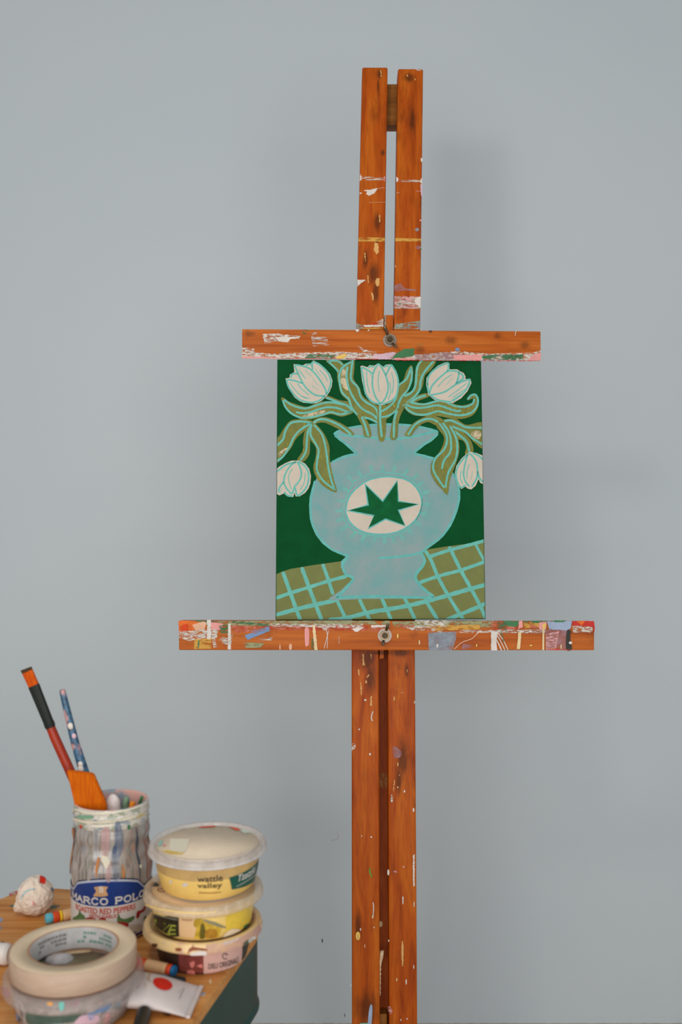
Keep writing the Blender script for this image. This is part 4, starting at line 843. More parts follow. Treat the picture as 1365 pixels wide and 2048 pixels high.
band(lambda d: .004, lambda d: .0100, pal(L_NAVY), .0007); band(lambda d: .0066, lambda d: .0074, pal(L_SILV), .00075)
# heavy serif capitals drawn as strokes
def serif_word(word, d0, d1, zb, h, mi, off):
    LT = {'M': [[(0, 0), (0, 1)], [(0, 1), (.5, .25)], [(.5, .25), (1, 1)], [(1, 1), (1, 0)]], 'A': [[(0, 0), (.5, 1)], [(.5, 1), (1, 0)], [(.24, .36), (.76, .36)]], 'R': [[(.08, 0), (.08, 1)], [(.08, 1), (.65, 1), (.9, .85), (.85, .6), (.6, .5), (.08, .5)], [(.5, .5), (1, 0)]],
          'C': [[(.95, .78), (.7, 1), (.3, 1), (.03, .7), (.03, .3), (.3, 0), (.7, 0), (.97, .22)]], 'O': [[(.5, 1), (.15, .88), (0, .5), (.15, .12), (.5, 0), (.85, .12), (1, .5), (.85, .88), (.5, 1)]], 'P': [[(.1, 0), (.1, 1)], [(.1, 1), (.7, 1), (.98, .85), (.95, .6), (.7, .45), (.1, .45)]], 'L': [[(.1, 1), (.1, 0)], [(.1, 0), (.95, 0)], [(.95, 0), (.95, .3)]]}
    SF = {'M': [(0, 0), (1, 0), (0, 1), (1, 1)], 'A': [(0, 0), (1, 0)], 'R': [(.08, 0), (1, 0), (.08, 1)], 'P': [(.1, 0), (.1, 1)], 'L': [(.1, 0), (.1, 1)]}
    wd = {'M': 1.3, 'A': 1.1, ' ': .55, 'L': .9, 'C': 1.05, 'O': 1.05, 'R': 1.1, 'P': 1.0}
    tot = sum(wd[c] + .32 for c in word); u = (d1 - d0) / tot; d = d0
    for c in word:
        w = wd[c] * u
        if c != ' ':
            P2 = lambda p: (dg(d + p[0] * w), zb + p[1] * h)
            for ln in LT[c]:
                q = [P2(p) for p in ln]; ribbon(q, h * .25, mi, off)
            for s in SF.get(c, []):
                x, z = P2(s); sg = 1 if s[1] == 0 else -1
                lay(bm, jarS, [(x - h * .2, z - h * .1), (x + h * .2, z - h * .1), (x + h * .2, z + h * .1), (x - h * .2, z + h * .1)], mi, off + .00002)
        d += w + .32 * u
def ribbon(q, w, mi, off):
    N = len(q); L, Rr = [], []
    for i, p in enumerate(q):
        a, b2 = q[max(0, i - 1)], q[min(N - 1, i + 1)]; dx, dy = b2[0] - a[0], b2[1] - a[1]; l = math.hypot(dx, dy) or 1
        L.append((p[0] - dy / l * w / 2, p[1] + dx / l * w / 2)); Rr.append((p[0] + dy / l * w / 2, p[1] - dx / l * w / 2))
    for i in range(N - 1): lay(bm, jarS, [L[i], L[i + 1], Rr[i + 1], Rr[i]], mi, off, [(0, 1, 2, 3)])
serif_word('MARCO POLO', -69, 53, .0417, .0061, pal(L_WHITE), .0011)
def jtext(s, d0, d1, z0, z1, mi, bold): text(bm, jarS, s, [(dg(d0), z0), (dg(d1), z0), (dg(d1), z1), (dg(d0), z1)], mi, .0009, bold)
jtext('ROASTED RED PEPPERS', -59, 34, .0320, .0378, pal(L_RED), .022); jtext('WITH GARLIC', -33, 8, .0276, .0314, pal(L_RED), .022)
for pts, mm in (([(515, 1440), (655, 1435), (640, 1480), (655, 1540), (505, 1545), (530, 1490)], L_GOLD), ([(565, 1440), (600, 1440), (605, 1500), (560, 1500)], L_WHITE), ([(275, 1790), (330, 1755), (345, 1700), (365, 1740), (400, 1770), (395, 1812), (280, 1815)], L_LEAF),
                ([(765, 1800), (780, 1740), (800, 1790), (860, 1800), (950, 1770), (945, 1810), (880, 1850), (770, 1830)], L_LEAF), ([(395, 1815), (440, 1785), (500, 1790), (525, 1815)], L_PEP), ([(555, 1815), (600, 1782), (640, 1815)], L_PEP), ([(760, 1835), (820, 1832), (890, 1860), (870, 1895), (800, 1870)], L_PEP),
                ([(975, 1790), (985, 1720), (1040, 1700), (1075, 1650), (1070, 1710), (1020, 1745), (1000, 1790)], L_PEP), ([(1060, 1790), (1085, 1770), (1085, 1820), (1065, 1825)], L_LEAF), ([(900, 1880), (1000, 1860), (1060, 1900), (1000, 1950), (930, 1940)], flat('label_garlic', (186, 172, 152), .45, .1, 200))):
    patch(bm, jarS, Z(15, pts), pal(mm), .00105, sm=True)
obj('paper_label', bm, pal.m, jar, label='blue, white and red printed paper label')

# ------------------------------------------------------------------ brushes in the jar
BR_O = None
def bristle_mat(name, c0, c1):
    m, nt, b = newmat(name)
    n = noise_n(nt, coords(nt, (1, 1, .06), (0, math.radians(-20), 0)), 900, 3)
    nt.links.new(ramp(nt, n, [(.3, lin(c0)), (.7, lin(c1))]), b.inputs['Base Color']); b.inputs['Roughness'].default_value = .6; b.inputs['Specular IOR Level'].default_value = .1
    bump(nt, b, n, .5, .0008)
    return m
B_ORANGE = bristle_mat('orange_bristle', (168, 56, 4), (204, 90, 10)); B_AMBER = bristle_mat('amber_bristle', (180, 76, 0), (206, 104, 2)); B_DARK = bristle_mat('dark_bristle_tip', (52, 40, 26), (74, 58, 38))
F_BLACK = flat('black_ferrule', (24, 30, 25), .35, .2, 200, **{'Specular IOR Level': .18}); H_RED = flat('red_brown_lacquer', (150, 44, 20), .3, .15, 60)
def slab(bm, p0, p1, w0, w1, t0, t1, mi=0, n=3, skew=0.0):
    """flat tapering body from p0 to p1 facing the camera side (width across, thickness in depth)"""
    p0, p1 = Vector(p0), Vector(p1); d = (p1 - p0).normalized(); yv = Vector((0, 1, 0)); s = yv.cross(d).normalized(); tn = d.cross(s)
    R = []
    for i in range(n + 1):
        u = i / n; c = p0 + (p1 - p0) * u; w = (w0 + (w1 - w0) * u) / 2; t = (t0 + (t1 - t0) * u) / 2
        ring = []
        for k in range(16):
            a = 2 * PI * k / 16; cx2 = abs(cos(a)) ** .45 * (1 if cos(a) >= 0 else -1); sy = abs(sin(a)) ** .6 * (1 if sin(a) >= 0 else -1)
            ring.append(bm.verts.new(c + s * (w * cx2) + tn * (t * sy) + d * (skew * cx2 * (1 if i == n else 0))))
        R.append(ring)
    for A2, B2 in zip(R, R[1:]):
        for k in range(16):
            f = bm.faces.new((A2[k], A2[(k + 1) % 16], B2[(k + 1) % 16], B2[k])); f.material_index = mi
    f = bm.faces.new(R[0][::-1]); f.material_index = mi; f = bm.faces.new(R[-1]); f.material_index = mi
    bmesh.ops.recalc_face_normals(bm, faces=bm.faces)
PXJ = 1.02 / F
YB = JY + .006
b1 = [ony(x, y, YB) for x, y in ((52, 1337), (67.5, 1371), (101.5, 1455), (145, 1553), (230, 1750))]
fb = thing('flat_paintbrush', 'long flat paintbrush with orange bristles, black ferrule and red handle, leaning left in the jar', 'paintbrush', b1[4])
bm = bmesh.new(); slab(bm, b1[1], b1[0] + (b1[1] - b1[0]) * .18, 21 * PXJ, 23 * PXJ, .0058, .0030, 0); slab(bm, b1[0] + (b1[1] - b1[0]) * .18, b1[0], 23 * PXJ, 24 * PXJ, .0030, .0015, 1, 2, -.0004)
obj('bristles', bm, [B_ORANGE, B_DARK], fb)
bm = bmesh.new(); slab(bm, b1[2], b1[1], 18.5 * PXJ, 22.5 * PXJ, .0085, .0062, 0)
dd = (b1[2] - b1[1]).normalized()
for u in (.90, .95): 
    q = b1[1] + (b1[2] - b1[1]) * u; slab(bm, q - dd * .0006, q + dd * .0006, 20.6 * PXJ, 20.6 * PXJ, .0096, .0096, 0, 1)
obj('ferrule', bm, F_BLACK, fb)
bm = bmesh.new(); tube(bm, [b1[2], b1[2] + dd * .012, b1[3], b1[4]], [9.2 * PXJ, 9.8 * PXJ, 10 * PXJ, 6 * PXJ], 0, 18); obj('handle', bm, H_RED, fb, smooth=True)
# blue handle covered with paint
m, nt, b = newmat('splattered_blue_lacquer')
n1 = noise_n(nt, coords(nt), 130, 3, .6); n2 = noise_n(nt, coords(nt, (1, 1, .7)), 70, 2, .5)
c = ramp(nt, n1, [(.38, lin((40, 62, 84))), (.55, lin((62, 108, 138))), (.66, lin((40, 56, 76)))])
c = mixc(nt, ramp(nt, n2, [(.55, (0, 0, 0, 1)), (.62, (1, 1, 1, 1))]), c, lin((190, 142, 142)))
nt.links.new(c, b.inputs['Base Color']); b.inputs['Roughness'].default_value = .35
YB2 = JY + .016
b2p = [ony(x, y, YB2) for x, y in ((124.5, 1381), (129, 1400), (150, 1485), (170, 1550), (236, 1770))]
bb = thing('paint_splattered_brush', 'blue brush handle spattered with pink and white paint, standing upside down in the jar', 'paintbrush', b2p[4])
bm = bmesh.new(); tube(bm, [b2p[0] - (b2p[1] - b2p[0]) * .12, b2p[0], b2p[1], b2p[2], b2p[3], b2p[4]], [3.8 * PXJ, 6.0 * PXJ, 6.9 * PXJ, 8.6 * PXJ, 10.5 * PXJ, 8 * PXJ], 0, 18)
pal = Pal(MATS['splattered_blue_lacquer'])
obj('handle', bm, pal.m, bb, smooth=True)
for (x, y, r) in ((141, 1452, 6), (148, 1472, 5), (161, 1528, 5.5), (162, 1538, 7)):
    bm = bmesh.new(); t = bmesh.new(); bmesh.ops.create_icosphere(t, subdivisions=2, radius=r * PXJ)
    for v in t.verts: v.co = Vector((v.co.x, v.co.y * .7, v.co.z * 1.2)) * (1 + .2 * noise.noise(v.co * 400)) + ony(x, y, YB2 - .004)
    merge(bm, t, 0); obj('paint_blob', bm, P_LILAC if r == 5 else P_WHITE, bb, smooth='all')
# wide amber brush head
YW = JY - .014
w = [ony(x, y, YW) for x, y in ((159.5, 1545), (182, 1619), (187, 1645), (225, 1745))]
wb = thing('wide_paintbrush', 'wide flat brush head of amber bristles poking out of the jar', 'paintbrush', w[3])
bm = bmesh.new()
# slanted head: quad corners traced at its own depth, given thickness
q = [(133, 1541), (186, 1548), (211, 1606), (213, 1622), (151, 1620)]
fr = [ony(x, y, YW - .003) for x, y in q]; bk = [p + Vector((0, .006, 0)) for p in fr]
t = bmesh.new(); V = [t.verts.new(p) for p in fr]; Wv = [t.verts.new(p) for p in bk]; N = len(V)
t.faces.new(V); t.faces.new(Wv[::-1])
for i in range(N): t.faces.new((V[i], Wv[i], Wv[(i + 1) % N], V[(i + 1) % N]))
bmesh.ops.recalc_face_normals(t, faces=t.faces); bmesh.ops.bevel(t, geom=list(t.edges), offset=.0012, segments=2, affect='EDGES'); merge(bm, t, 0)
obj('bristles', bm, B_AMBER, wb)
bm = bmesh.new(); slab(bm, w[1] + Vector((0, 0, -.001)), w[2], 31 * .0005, 26 * .0005, .007, .008); obj('ferrule', bm, flat('steel_ferrule', (150, 140, 128), .35, .1, 60, Metallic=.7), wb)
bm = bmesh.new(); tube(bm, [w[2], w[3]], [.006, .004]); obj('handle', bm, H_RED, wb, smooth=True)
# short handles just inside the rim
def short(name, label, top, Yt, foot, r, mat, capround=True):
    p = ony(*top, Yt); q = Vector((JX + foot[0], JY + foot[1], TABLE + .012)); o = thing(name, label, 'paintbrush', q)
    bm = bmesh.new(); d = (p - q).normalized()
    pts = [q] + [p - d * r * k for k in ((1.6, 1, .5, .2, 0) if capround else (.02, 0))]; rr = [r * .7] + [r * k for k in ((1, .95, .75, .5, .15) if capround else (1, .98))]
    tube(bm, pts, rr, 0, 18); obj('handle', bm, mat, o, smooth=True); return o
short('round_paintbrush', 'white paint-caked round brush end, just right of the amber brush in the jar', (225, 1588), JY + .006, (.012, -.012), 14.5 * PXJ, flat('white_caked_paint', (232, 218, 214), .5, .12, 300))
short('green_paintbrush', 'grey-green brush handle tip inside the jar, beside the orange one', (253, 1593), JY + .000, (.004, .014), 6.3 * PXJ, flat('grey_green_lacquer', (112, 140, 112), .4, .25, 250))
short('orange_paintbrush', 'orange handle end with flat top inside the jar rim', (266, 1603), JY - .006, (-.002, -.018), 5.5 * PXJ, flat('orange_lacquer', (224, 132, 24), .4, .1, 100), False)
short('dark_green_paintbrush', 'small dark green handle tip at the right inner side of the jar', (285, 1592), JY + .0, (-.014, .01), 3.4 * PXJ, flat('dark_green_lacquer', (50, 96, 54), .4, .15, 200))

# ------------------------------------------------------------------ dip tubs
CLEAR = clearplastic('clear_lid_plastic', (224, 212, 202), .42, .16); CLEAR2 = clearplastic('clear_lid_plastic_yellowish', (230, 204, 168), .5, .2)
def tub(name, label, cx, cy, z0, rb, rt, zs0, zs1, rl, foot=.004):
    o = thing(name, label, 'tub', (cx, cy, z0), None)
    h = zs0 - z0
    bp = [(rb - foot, 0), (rb, foot * .8), (rb + (rt - rb) * .55, h * .5), (rt, h + .001)]
    bm = bmesh.new(); lathe(bm, [(0, .0004), (rb - foot - .002, 0)] + bp + [(rt - .0015, h + .001), (rb - .0015, .004), (0, .0036)], (cx, cy, z0), 0, 72)
    S = Round(cx, cy, z0, [(rb - foot, 0), (rb, foot * .8), (rb + (rt - rb) * .55, h * .5), (rt, h + .001)], .0025)
    bl = bmesh.new(); hh = zs1 - zs0
    lathe(bl, [(rt + .0004, 0), (rl - .0006, 0), (rl, .0008), (rl, hh * .35), (rl - .0012, hh * .5), (rl - .0010, hh - .0018), (rl - .0026, hh), (rl - .0058, hh), (rl - .0076, hh - .0012), (rl - .0084, hh - .0034), (0, hh - .0034), (0, hh - .0046), (rl - .0094, hh - .0046), (rt + .0004, hh * .3), (rt + .0004, 0)], (cx, cy, zs0), 0, 96)
    LS = Round(cx, cy, zs0, [(rl, 0), (rl, hh * .35), (rl - .001, hh)], .0025)
    return o, bm, S, bl, LS
TX3, TY3 = (404 - 682.5) / F * .962, .962
zt = TABLE
tubs = {}
# bottom tub
Y_LID = flat('yellow_smeared_lid', (226, 186, 112), .4, .12, 45); PINKP = flat('pink_plastic', (206, 148, 140), .4, .06)
m, nt, b = newmat('smeared_lid')
n1 = noise_n(nt, coords(nt), 30, 4, .6)
nt.links.new(ramp(nt, n1, [(.36, lin((196, 150, 138))), (.46, lin((226, 190, 130))), (.56, lin((228, 196, 140))), (.66, lin((206, 176, 170)))]), b.inputs['Base Color']); b.inputs['Roughness'].default_value = .3
SM = m
o, bm, S, bl, LS = tub('dip_tub', 'paint-smeared dip tub with pink and dark label, bottom of the stack of three', TX3, TY3, zt + .0003, .0425, .0470, zt + .0258, zt + .0352, .0578, .0012)
pal = Pal(flat('tub_dark_sleeve', (58, 40, 34), .4, .15)); k17 = 17
def cp(bm, S, pts, mat, off, sm=False, reg=17): patch(bm, S, Z(reg, pts), pal(mat), off, sm=sm)
cp(bm, S, [(405, 770), (672, 770), (674, 1010), (425, 1030)], flat('tub_maroon_print', (122, 58, 52), .4, .2, 160), .0003)
cp(bm, S, [(668, 770), (1072, 660), (1062, 925), (670, 1012)], flat('tub_pink_label', (204, 162, 152), .45, .05), .00032)
cp(bm, S, [(1075, 660), (1180, 600), (1172, 835), (1068, 910)], flat('tub_green_black_print', (44, 50, 40), .4, .3, 160), .0003)
for q in ([(525, 870), (570, 850), (575, 890), (545, 920)], [(500, 950), (560, 945), (580, 985), (510, 1000)], [(600, 900), (650, 880), (655, 920)]): cp(bm, S, q, flat('tub_rose_print', (206, 120, 112), .4, .1), .0005, True)
DK = flat('print_dark', (54, 46, 40), .5, .1)
qz = [S.px(*p) for p in Z(17, [(720, 930), (1030, 862), (1030, 800), (720, 876)])]
text(bm, S, 'DELI ORIGINALS', [qz[0], qz[1], qz[2], qz[3]], pal(DK), .0008, .01)
ring = [(893 + 27 * cos(a * .35), 797 + 30 * sin(a * .35)) for a in range(2, 18)]
stroke(bm, S, Z(17, ring), 1.6, pal(DK), .0006); stroke(bm, S, Z(17, [(893, 797), (905, 775)]), 1.6, pal(DK), .0006)
stroke(bm, S, Z(17, [(850, 945), (885, 960), (925, 925)]), .8, pal(DK), .0006)
stroke(bm, S, Z(17, [(445, 1008), (600, 1018), (760, 1000), (900, 960), (1050, 905)]), 2.4, pal(flat('tub_red_edge', (186, 76, 62), .4)), .0007)
obj('tub_body', bm, pal.m, o)
pal = Pal(SM)
patch(bl, LS, Z(17, [(690, 640), (900, 600), (1100, 520), (1262, 420), (1275, 560), (1200, 650), (1000, 720), (700, 795)]), pal(dry('lid_pink_smear', (206, 160, 152), .6, (1, 1, 1), 60, .25, None, .9)), .0003)
for q, mm in (([(540, 640), (585, 625), (560, 690), (520, 720), (505, 775), (530, 750), (600, 735), (700, 740), (690, 720), (570, 700)], flat('rust_drip', (140, 72, 40), .4)), ([(600, 640), (700, 622), (720, 650), (620, 660)], P_WHITE), ([(550, 760), (680, 745), (690, 790), (540, 795)], P_WHITE), ([(380, 715), (435, 715), (430, 745), (380, 740)], flat('rust_drip', (140, 72, 40))), ([(1140, 620), (1210, 590), (1215, 640), (1150, 660)], P_WHITE), ([(1080, 660), (1170, 610), (1180, 650), (1100, 700)], dry('lid_green_smear', (60, 90, 74), .55, (1, 1, 1), 80, .2, None, .8)), ([(850, 640), (1000, 590), (1080, 560), (1000, 640), (880, 680)], dry('lid_white_smear', (222, 208, 200), .6, (1, 1, 1), 60, .2)), ([(130, 670), (185, 670), (180, 700), (140, 700)], P_BROWN)):
    patch(bl, LS, Z(17, q), pal(mm), .0004, sm=True)
obj('lid', bl, pal.m, o)
# middle tub
z2 = zt + .0352 - .0033
o, bm, S, bl, LS = tub('dip_tub', 'yellow dip tub with black label and olives picture, middle of the stack of three', TX3 + .0005, TY3, z2, .0465, .0500, zt + .0595, zt + .069, .0580)
pal = Pal(flat('tub_yellow', (228, 194, 112), .4, .06))
BG = flat('tub_beige_print', (218, 180, 134), .45, .05)
cp(bm, S, [(405, 330), (600, 340), (590, 640), (410, 640)], BG, .0003); cp(bm, S, [(130, 290), (412, 366), (418, 590), (160, 500)], flat('tub_black_label', (44, 40, 28), .4, .1), .0004)
cp(bm, S, [(590, 390), (650, 400), (665, 430), (780, 470), (860, 500), (820, 600), (570, 610), (600, 480)], flat('olive_print', (196, 160, 54), .4, .25, 220), .0005); cp(bm, S, [(640, 470), (670, 460), (690, 540), (680, 605), (630, 605)], flat('olive_dark_print', (96, 84, 26), .4, .2, 200), .0006, True); cp(bm, S, [(575, 420), (620, 400), (640, 440), (600, 490), (570, 480)], flat('olive_dark_yellow', (168, 136, 40), .4, .2, 200), .0006, True)
cp(bm, S, [(700, 520), (800, 520), (800, 600), (690, 600)], flat('olive_bowl', (170, 122, 40), .4, .2, 200), .0007, True); cp(bm, S, [(655, 412), (720, 420), (800, 445), (905, 500), (820, 488), (720, 450)], flat('knife_grey', (138, 132, 104), .35), .0008, True)
cp(bm, S, [(900, 330), (1140, 290), (1130, 520), (900, 560)], flat('tub_bright_yellow', (224, 190, 70), .4, .1, 120), .0003); cp(bm, S, [(870, 590), (950, 515), (1060, 520), (1085, 540), (1000, 590), (900, 610)], flat('spoon_cream', (226, 206, 176), .4), .0009, True); cp(bm, S, [(1090, 480), (1150, 455), (1150, 500), (1095, 520)], P_GREEN, .0006, True)
OL = flat('olive_lettering', (158, 162, 62), .4)
qz = [S.px(*p) for p in Z(17, [(170, 494), (385, 570), (385, 470), (165, 395)])]; text(bm, S, 'OLIVE', qz, pal(OL), .0009, .012)
qz = [S.px(*p) for p in Z(17, [(160, 388), (395, 445), (395, 415), (158, 358)])]; text(bm, S, 'DIP WITH', qz, pal(flat('pale_lettering', (170, 166, 150))), .0007, .02) if False else None
stroke(bm, S, Z(17, [(165, 360), (280, 390), (400, 415)]), 2.2, pal(flat('pale_lettering', (120, 118, 104))), .0007, taper=1)
stroke(bm, S, Z(17, [(440, 412), (500, 420), (555, 418)]), 2.6, pal(flat('tiny_print', (170, 132, 98))), .0006, taper=1)
obj('tub_body', bm, pal.m, o)
pal = Pal(CLEAR2)
lathe(bl, [(.0470, -.0002), (.0491, -.0002), (.0491, .0001), (.0470, .0001), (.0470, -.0002)], (TX3 + .0005, TY3, zt + .069 - .0034 + .0003), pal(BG), 72)
for x0, x1 in ((750, 757), (900, 912), (1030, 1052)):
    stroke(bl, LS, Z(17, [(x0, 225 if x0 < 1000 else 170), (x1, 360 if x0 < 1000 else 310)]), 2.0, pal(P_WHITE), .0004)
stroke(bl, LS, Z(17, [(60, 260), (200, 300), (420, 335), (640, 345), (800, 330)]), 3.6, pal(flat('lid_yellow_edge', (228, 196, 130), .35)), .0004)
LT2 = Plane((0, 0, zt + .069), (1, 0, 0), (0, 1, 0))
lid2 = obj('lid', bl, pal.m, o)
bm = bmesh.new(); c2 = (TX3 + .0005, TY3, zt + .069 - .0033 + .0004); lathe(bm, [(0, 0), (.0490, 0), (.0490, .0002), (0, .0002)], c2, 0, 72)
pal = Pal(BG); LP = Plane((0, 0, c2[2] + .0002), (1, 0, 0), (0, 1, 0))
patch(bm, LP, Z(17, [(110, 25), (160, 20), (205, 50), (190, 72), (115, 65)]), pal(DK), .0002); stroke(bm, LP, Z(17, [(250, 100), (205, 92), (185, 105), (210, 122), (265, 120)]), 2.2, pal(flat('lid_brown_print', (150, 92, 60))), .0002)
obj('lid_label', bm, pal.m, lid2)
# top tub
z1 = zt + .069 - .0026; TX1, TY1 = TX3 + .0048, TY3
zs = .104
o, bm, S, bl, LS = tub('dip_tub', 'yellow dip tub with green label and cream top, topmost of the stack of three', TX1, TY1, z1, .0448, .0512, zt + zs, zt + zs + .0082, .0572, .007)
pal = Pal(flat('tub_butter_yellow', (230, 192, 108), .38, .07))
hb = zs + zt - z1
def bandr(bm, S, zf0, zf1, mi, off, d0=-95, d1=95, st=4):
    ds = [d0 + st * i for i in range(int((d1 - d0) / st) + 1)]; n = len(ds); K = 8
    t = bmesh.new(); vs = [t.verts.new(S.p3(math.radians(d) * S.R, zf0(d) + (zf1(d) - zf0(d)) * k / K, off)) for k in range(K + 1) for d in ds]
    for k in range(K):
        for i in range(n - 1): t.faces.new((vs[k * n + i], vs[k * n + i + 1], vs[k * n + n + i + 1], vs[k * n + n + i]))
    merge(bm, t, mi)
bandr(bm, S, lambda d: hb * .64, lambda d: hb + .0008, pal(flat('tub_clear_ochre_band', (192, 158, 102), .3, .12, 90)), .0003)
bandr(bm, S, lambda d: .0, lambda d: hb * .09, pal(flat('tub_blue_grey_base', (168, 172, 186), .35)), .0003)
cp(bm, S, [(935, 655), (1240, 470), (1222, 612), (962, 782)], flat('tub_green_label', (26, 84, 70), .4, .08), .0005, False, 16)
qz = [S.px(*p) for p in Z(16, [(1022, 700), (1205, 595), (1210, 520), (1030, 630)])]; text(bm, S, 'Tzatziki', qz, pal(L_WHITE), .0007, .015, .25)
stroke(bm, S, Z(16, [(1010, 750), (1110, 695), (1210, 625)]), 1.0, pal(L_WHITE), .0007, taper=1)
for s, q in (('wattle', [(605, 700), (868, 690), (868, 618), (605, 640)]), ('valley', [(605, 775), (862, 775), (862, 700), (605, 712)])):
    text(bm, S, s, [S.px(*p) for p in Z(16, q)], pal(DK), .0007, .012)
stroke(bm, S, Z(17, [(620, 130), (740, 135), (850, 125)]), 1.8, pal(flat('print_brown', (150, 108, 56))), .0006, taper=1)
for q in ([(450, 730), (480, 710), (512, 720), (490, 745), (455, 750)], [(315, 690), (340, 685), (338, 712), (318, 712)]): cp(bm, S, q, flat('pale_smear', (206, 196, 190), .4), .0006, True, 16)
obj('tub_body', bm, pal.m, o)
pal2 = Pal(CLEAR)
lathe(bl, [(.0514, -.0004), (.0572, -.0004), (.0576, .0004), (.0572, .0012), (.0514, .0010), (.0514, -.0004)], (TX1, TY1, zt + zs), pal2(clearplastic('lid_highlight_bead', (226, 222, 222), .62, .1)), 96)  # added whiter bead imitating the highlight along the lid's lower edge
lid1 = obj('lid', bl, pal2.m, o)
c1 = (TX1, TY1, zt + zs + .0082 - .0033); bm = bmesh.new(); lathe(bm, [(0, 0), (.0492, 0), (.0492, .0005), (0, .0005)], c1, 0, 72)
pal = Pal(flat('lid_cream_paper', (226, 206, 180), .5, .05, 80)); LP = Plane((0, 0, c1[2] + .0005), (1, 0, 0), (0, 1, 0))
for k, (q, mm) in enumerate(([(315, 250), (525, 252), (480, 395), (310, 380)], flat('price_sticker', (232, 222, 196), .5, .02)) if i == 0 else x for i, x in enumerate([None, ([(185, 330), (210, 270), (245, 265), (225, 330)], flat('lid_mint', (150, 190, 176))), ([(225, 385), (290, 370), (440, 400), (470, 385), (450, 415), (330, 415)], P_YELLOW), ([(600, 128), (680, 118), (800, 112), (780, 132), (650, 136)], flat('lid_red', (206, 96, 72))), ([(930, 120), (1040, 140), (1050, 165), (1000, 165)], flat('lid_red', (206, 96, 72))), ([(1050, 160), (1130, 150), (1175, 190), (1090, 195)], flat('lid_pale_mint', (196, 206, 190))), ([(345, 140), (470, 125), (480, 145), (360, 170)], flat('lid_grey', (176, 172, 170))), ([(240, 310), (265, 310), (262, 335), (240, 335)], P_PINK)])):
    patch(bm, LP, Z(16, q), pal(mm), .0002 + .00003 * k)
obj('lid_label', bm, pal.m, lid1)

# ------------------------------------------------------------------ masking tape on a clear tub (foreground)
MX, MY = (143 - 682.5) / F * .855, .855
m, nt, b = newmat('smeared_tub_side')
n1 = noise_n(nt, coords(nt, (1, 1, .8)), 70, 4, .6, .4)
nt.links.new(ramp(nt, n1, [(.34, lin((110, 112, 106))), (.44, lin((176, 164, 160))), (.52, lin((196, 180, 176))), (.60, lin((150, 140, 134))), (.68, lin((150, 170, 182)))]), b.inputs['Base Color']); b.inputs['Roughness'].default_value = .2
nt.links.new(ramp(nt, n1, [(.42, (.35, .35, .35, 1)), (.55, (.92, .92, .92, 1))]), b.inputs['Alpha'])
SS = m
OLV = flat('olive_lid_inside', (140, 128, 98), .15, .25, 60)
o, bm, S, bl, LS = tub('clear_tub', 'clear paint-smeared plastic tub in the foreground under the roll of masking tape', MX, MY, zt + .0003, .0470, .0520, zt + .027, zt + .0385, .0598)
pal = Pal(SS)
cp(bm, S, [(245, 655), (760, 640), (720, 700), (680, 745), (520, 760), (250, 760), (230, 700)], flat('tub_bottle_green', (74, 92, 82), .3, .2, 120), .0004, False, 19)
for q, mm in (([(860, 640), (930, 590), (1010, 575), (980, 630), (870, 665)], P_BLUE), ([(800, 670), (850, 660), (850, 720), (810, 720)], P_BLUE), ([(940, 700), (1000, 660), (990, 760), (940, 760)], D_PINK), ([(130, 690), (165, 680), (170, 760), (135, 760)], P_BLUE), ([(700, 720), (760, 680), (900, 690), (860, 760), (690, 760)], P_LILAC)):
    cp(bm, S, q, mm, .0005, True, 19)
obj('tub_body', bm, pal.m, o)
pal = Pal(clearplastic('clear_rim_plastic', (190, 174, 166), .34, .18))
for q, mm in (([(540, 555), (580, 550), (580, 630), (545, 632)], flat('teal_fleck', (110, 180, 170))), ([(435, 550), (475, 550), (478, 590), (440, 590)], flat('amber_fleck', (214, 150, 80))), ([(10, 420), (70, 440), (110, 500), (60, 520), (15, 480)], D_LILAC), ([(600, 560), (720, 550), (700, 600), (620, 610)], D_LILAC), ([(880, 545), (920, 545), (910, 580)], D_PINK)):
    patch(bl, LS, Z(19, q), pal(mm), .0004, sm=True)
lz = zt + .0385
lathe(bl, [(0, 0), (.037, 0), (.037, .0002), (0, .0002)], (MX, MY, lz - .0032), pal(OLV), 48)
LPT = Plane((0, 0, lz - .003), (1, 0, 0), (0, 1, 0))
for q, mm in (([(460, 175), (530, 120), (800, 80), (812, 110), (600, 135), (520, 180)], flat('cream_highlight', (224, 196, 158), .2)), ([(330, 185), (420, 130), (450, 160), (390, 205)], flat('olive_dark_smear', (84, 96, 80), .2))): patch(bl, LPT, Z(19, q), pal(mm), .0003, sm=True)  # the cream streak is a highlight painted onto the lid
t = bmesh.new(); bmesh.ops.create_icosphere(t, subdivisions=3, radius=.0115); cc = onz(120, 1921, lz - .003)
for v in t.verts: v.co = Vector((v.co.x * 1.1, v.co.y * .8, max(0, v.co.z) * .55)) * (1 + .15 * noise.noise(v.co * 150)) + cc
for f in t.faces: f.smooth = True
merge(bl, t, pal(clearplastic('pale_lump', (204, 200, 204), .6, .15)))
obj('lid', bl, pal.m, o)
tape = thing('masking_tape_roll', 'roll of cream masking tape resting on the clear tub in the foreground', 'tape', (MX, MY, lz + .0002))
m, nt, b = newmat('masking_tape_edge')
n1 = noise_n(nt, coords(nt, (1, 1, 6)), 60, 3)
nt.links.new(ramp(nt, n1, [(.3, lin((176, 148, 126))), (.7, lin((186, 160, 138)))]), b.inputs['Base Color']); b.inputs['Roughness'].default_value = .55
TS = m
TT = flat('masking_tape_top', (212, 190, 160), .6, .03, 200)
bm = bmesh.new(); th = .0190
lathe(bm, [(.0385, 0), (.0528, 0), (.0534, .0006), (.0534, th - .0008), (.0526, th), (.0385, th), (.0385, 0)], (MX, MY, lz + .0002), 0, 96, lambda i: 1 if i == 4 else (2 if i < 2 else 0))
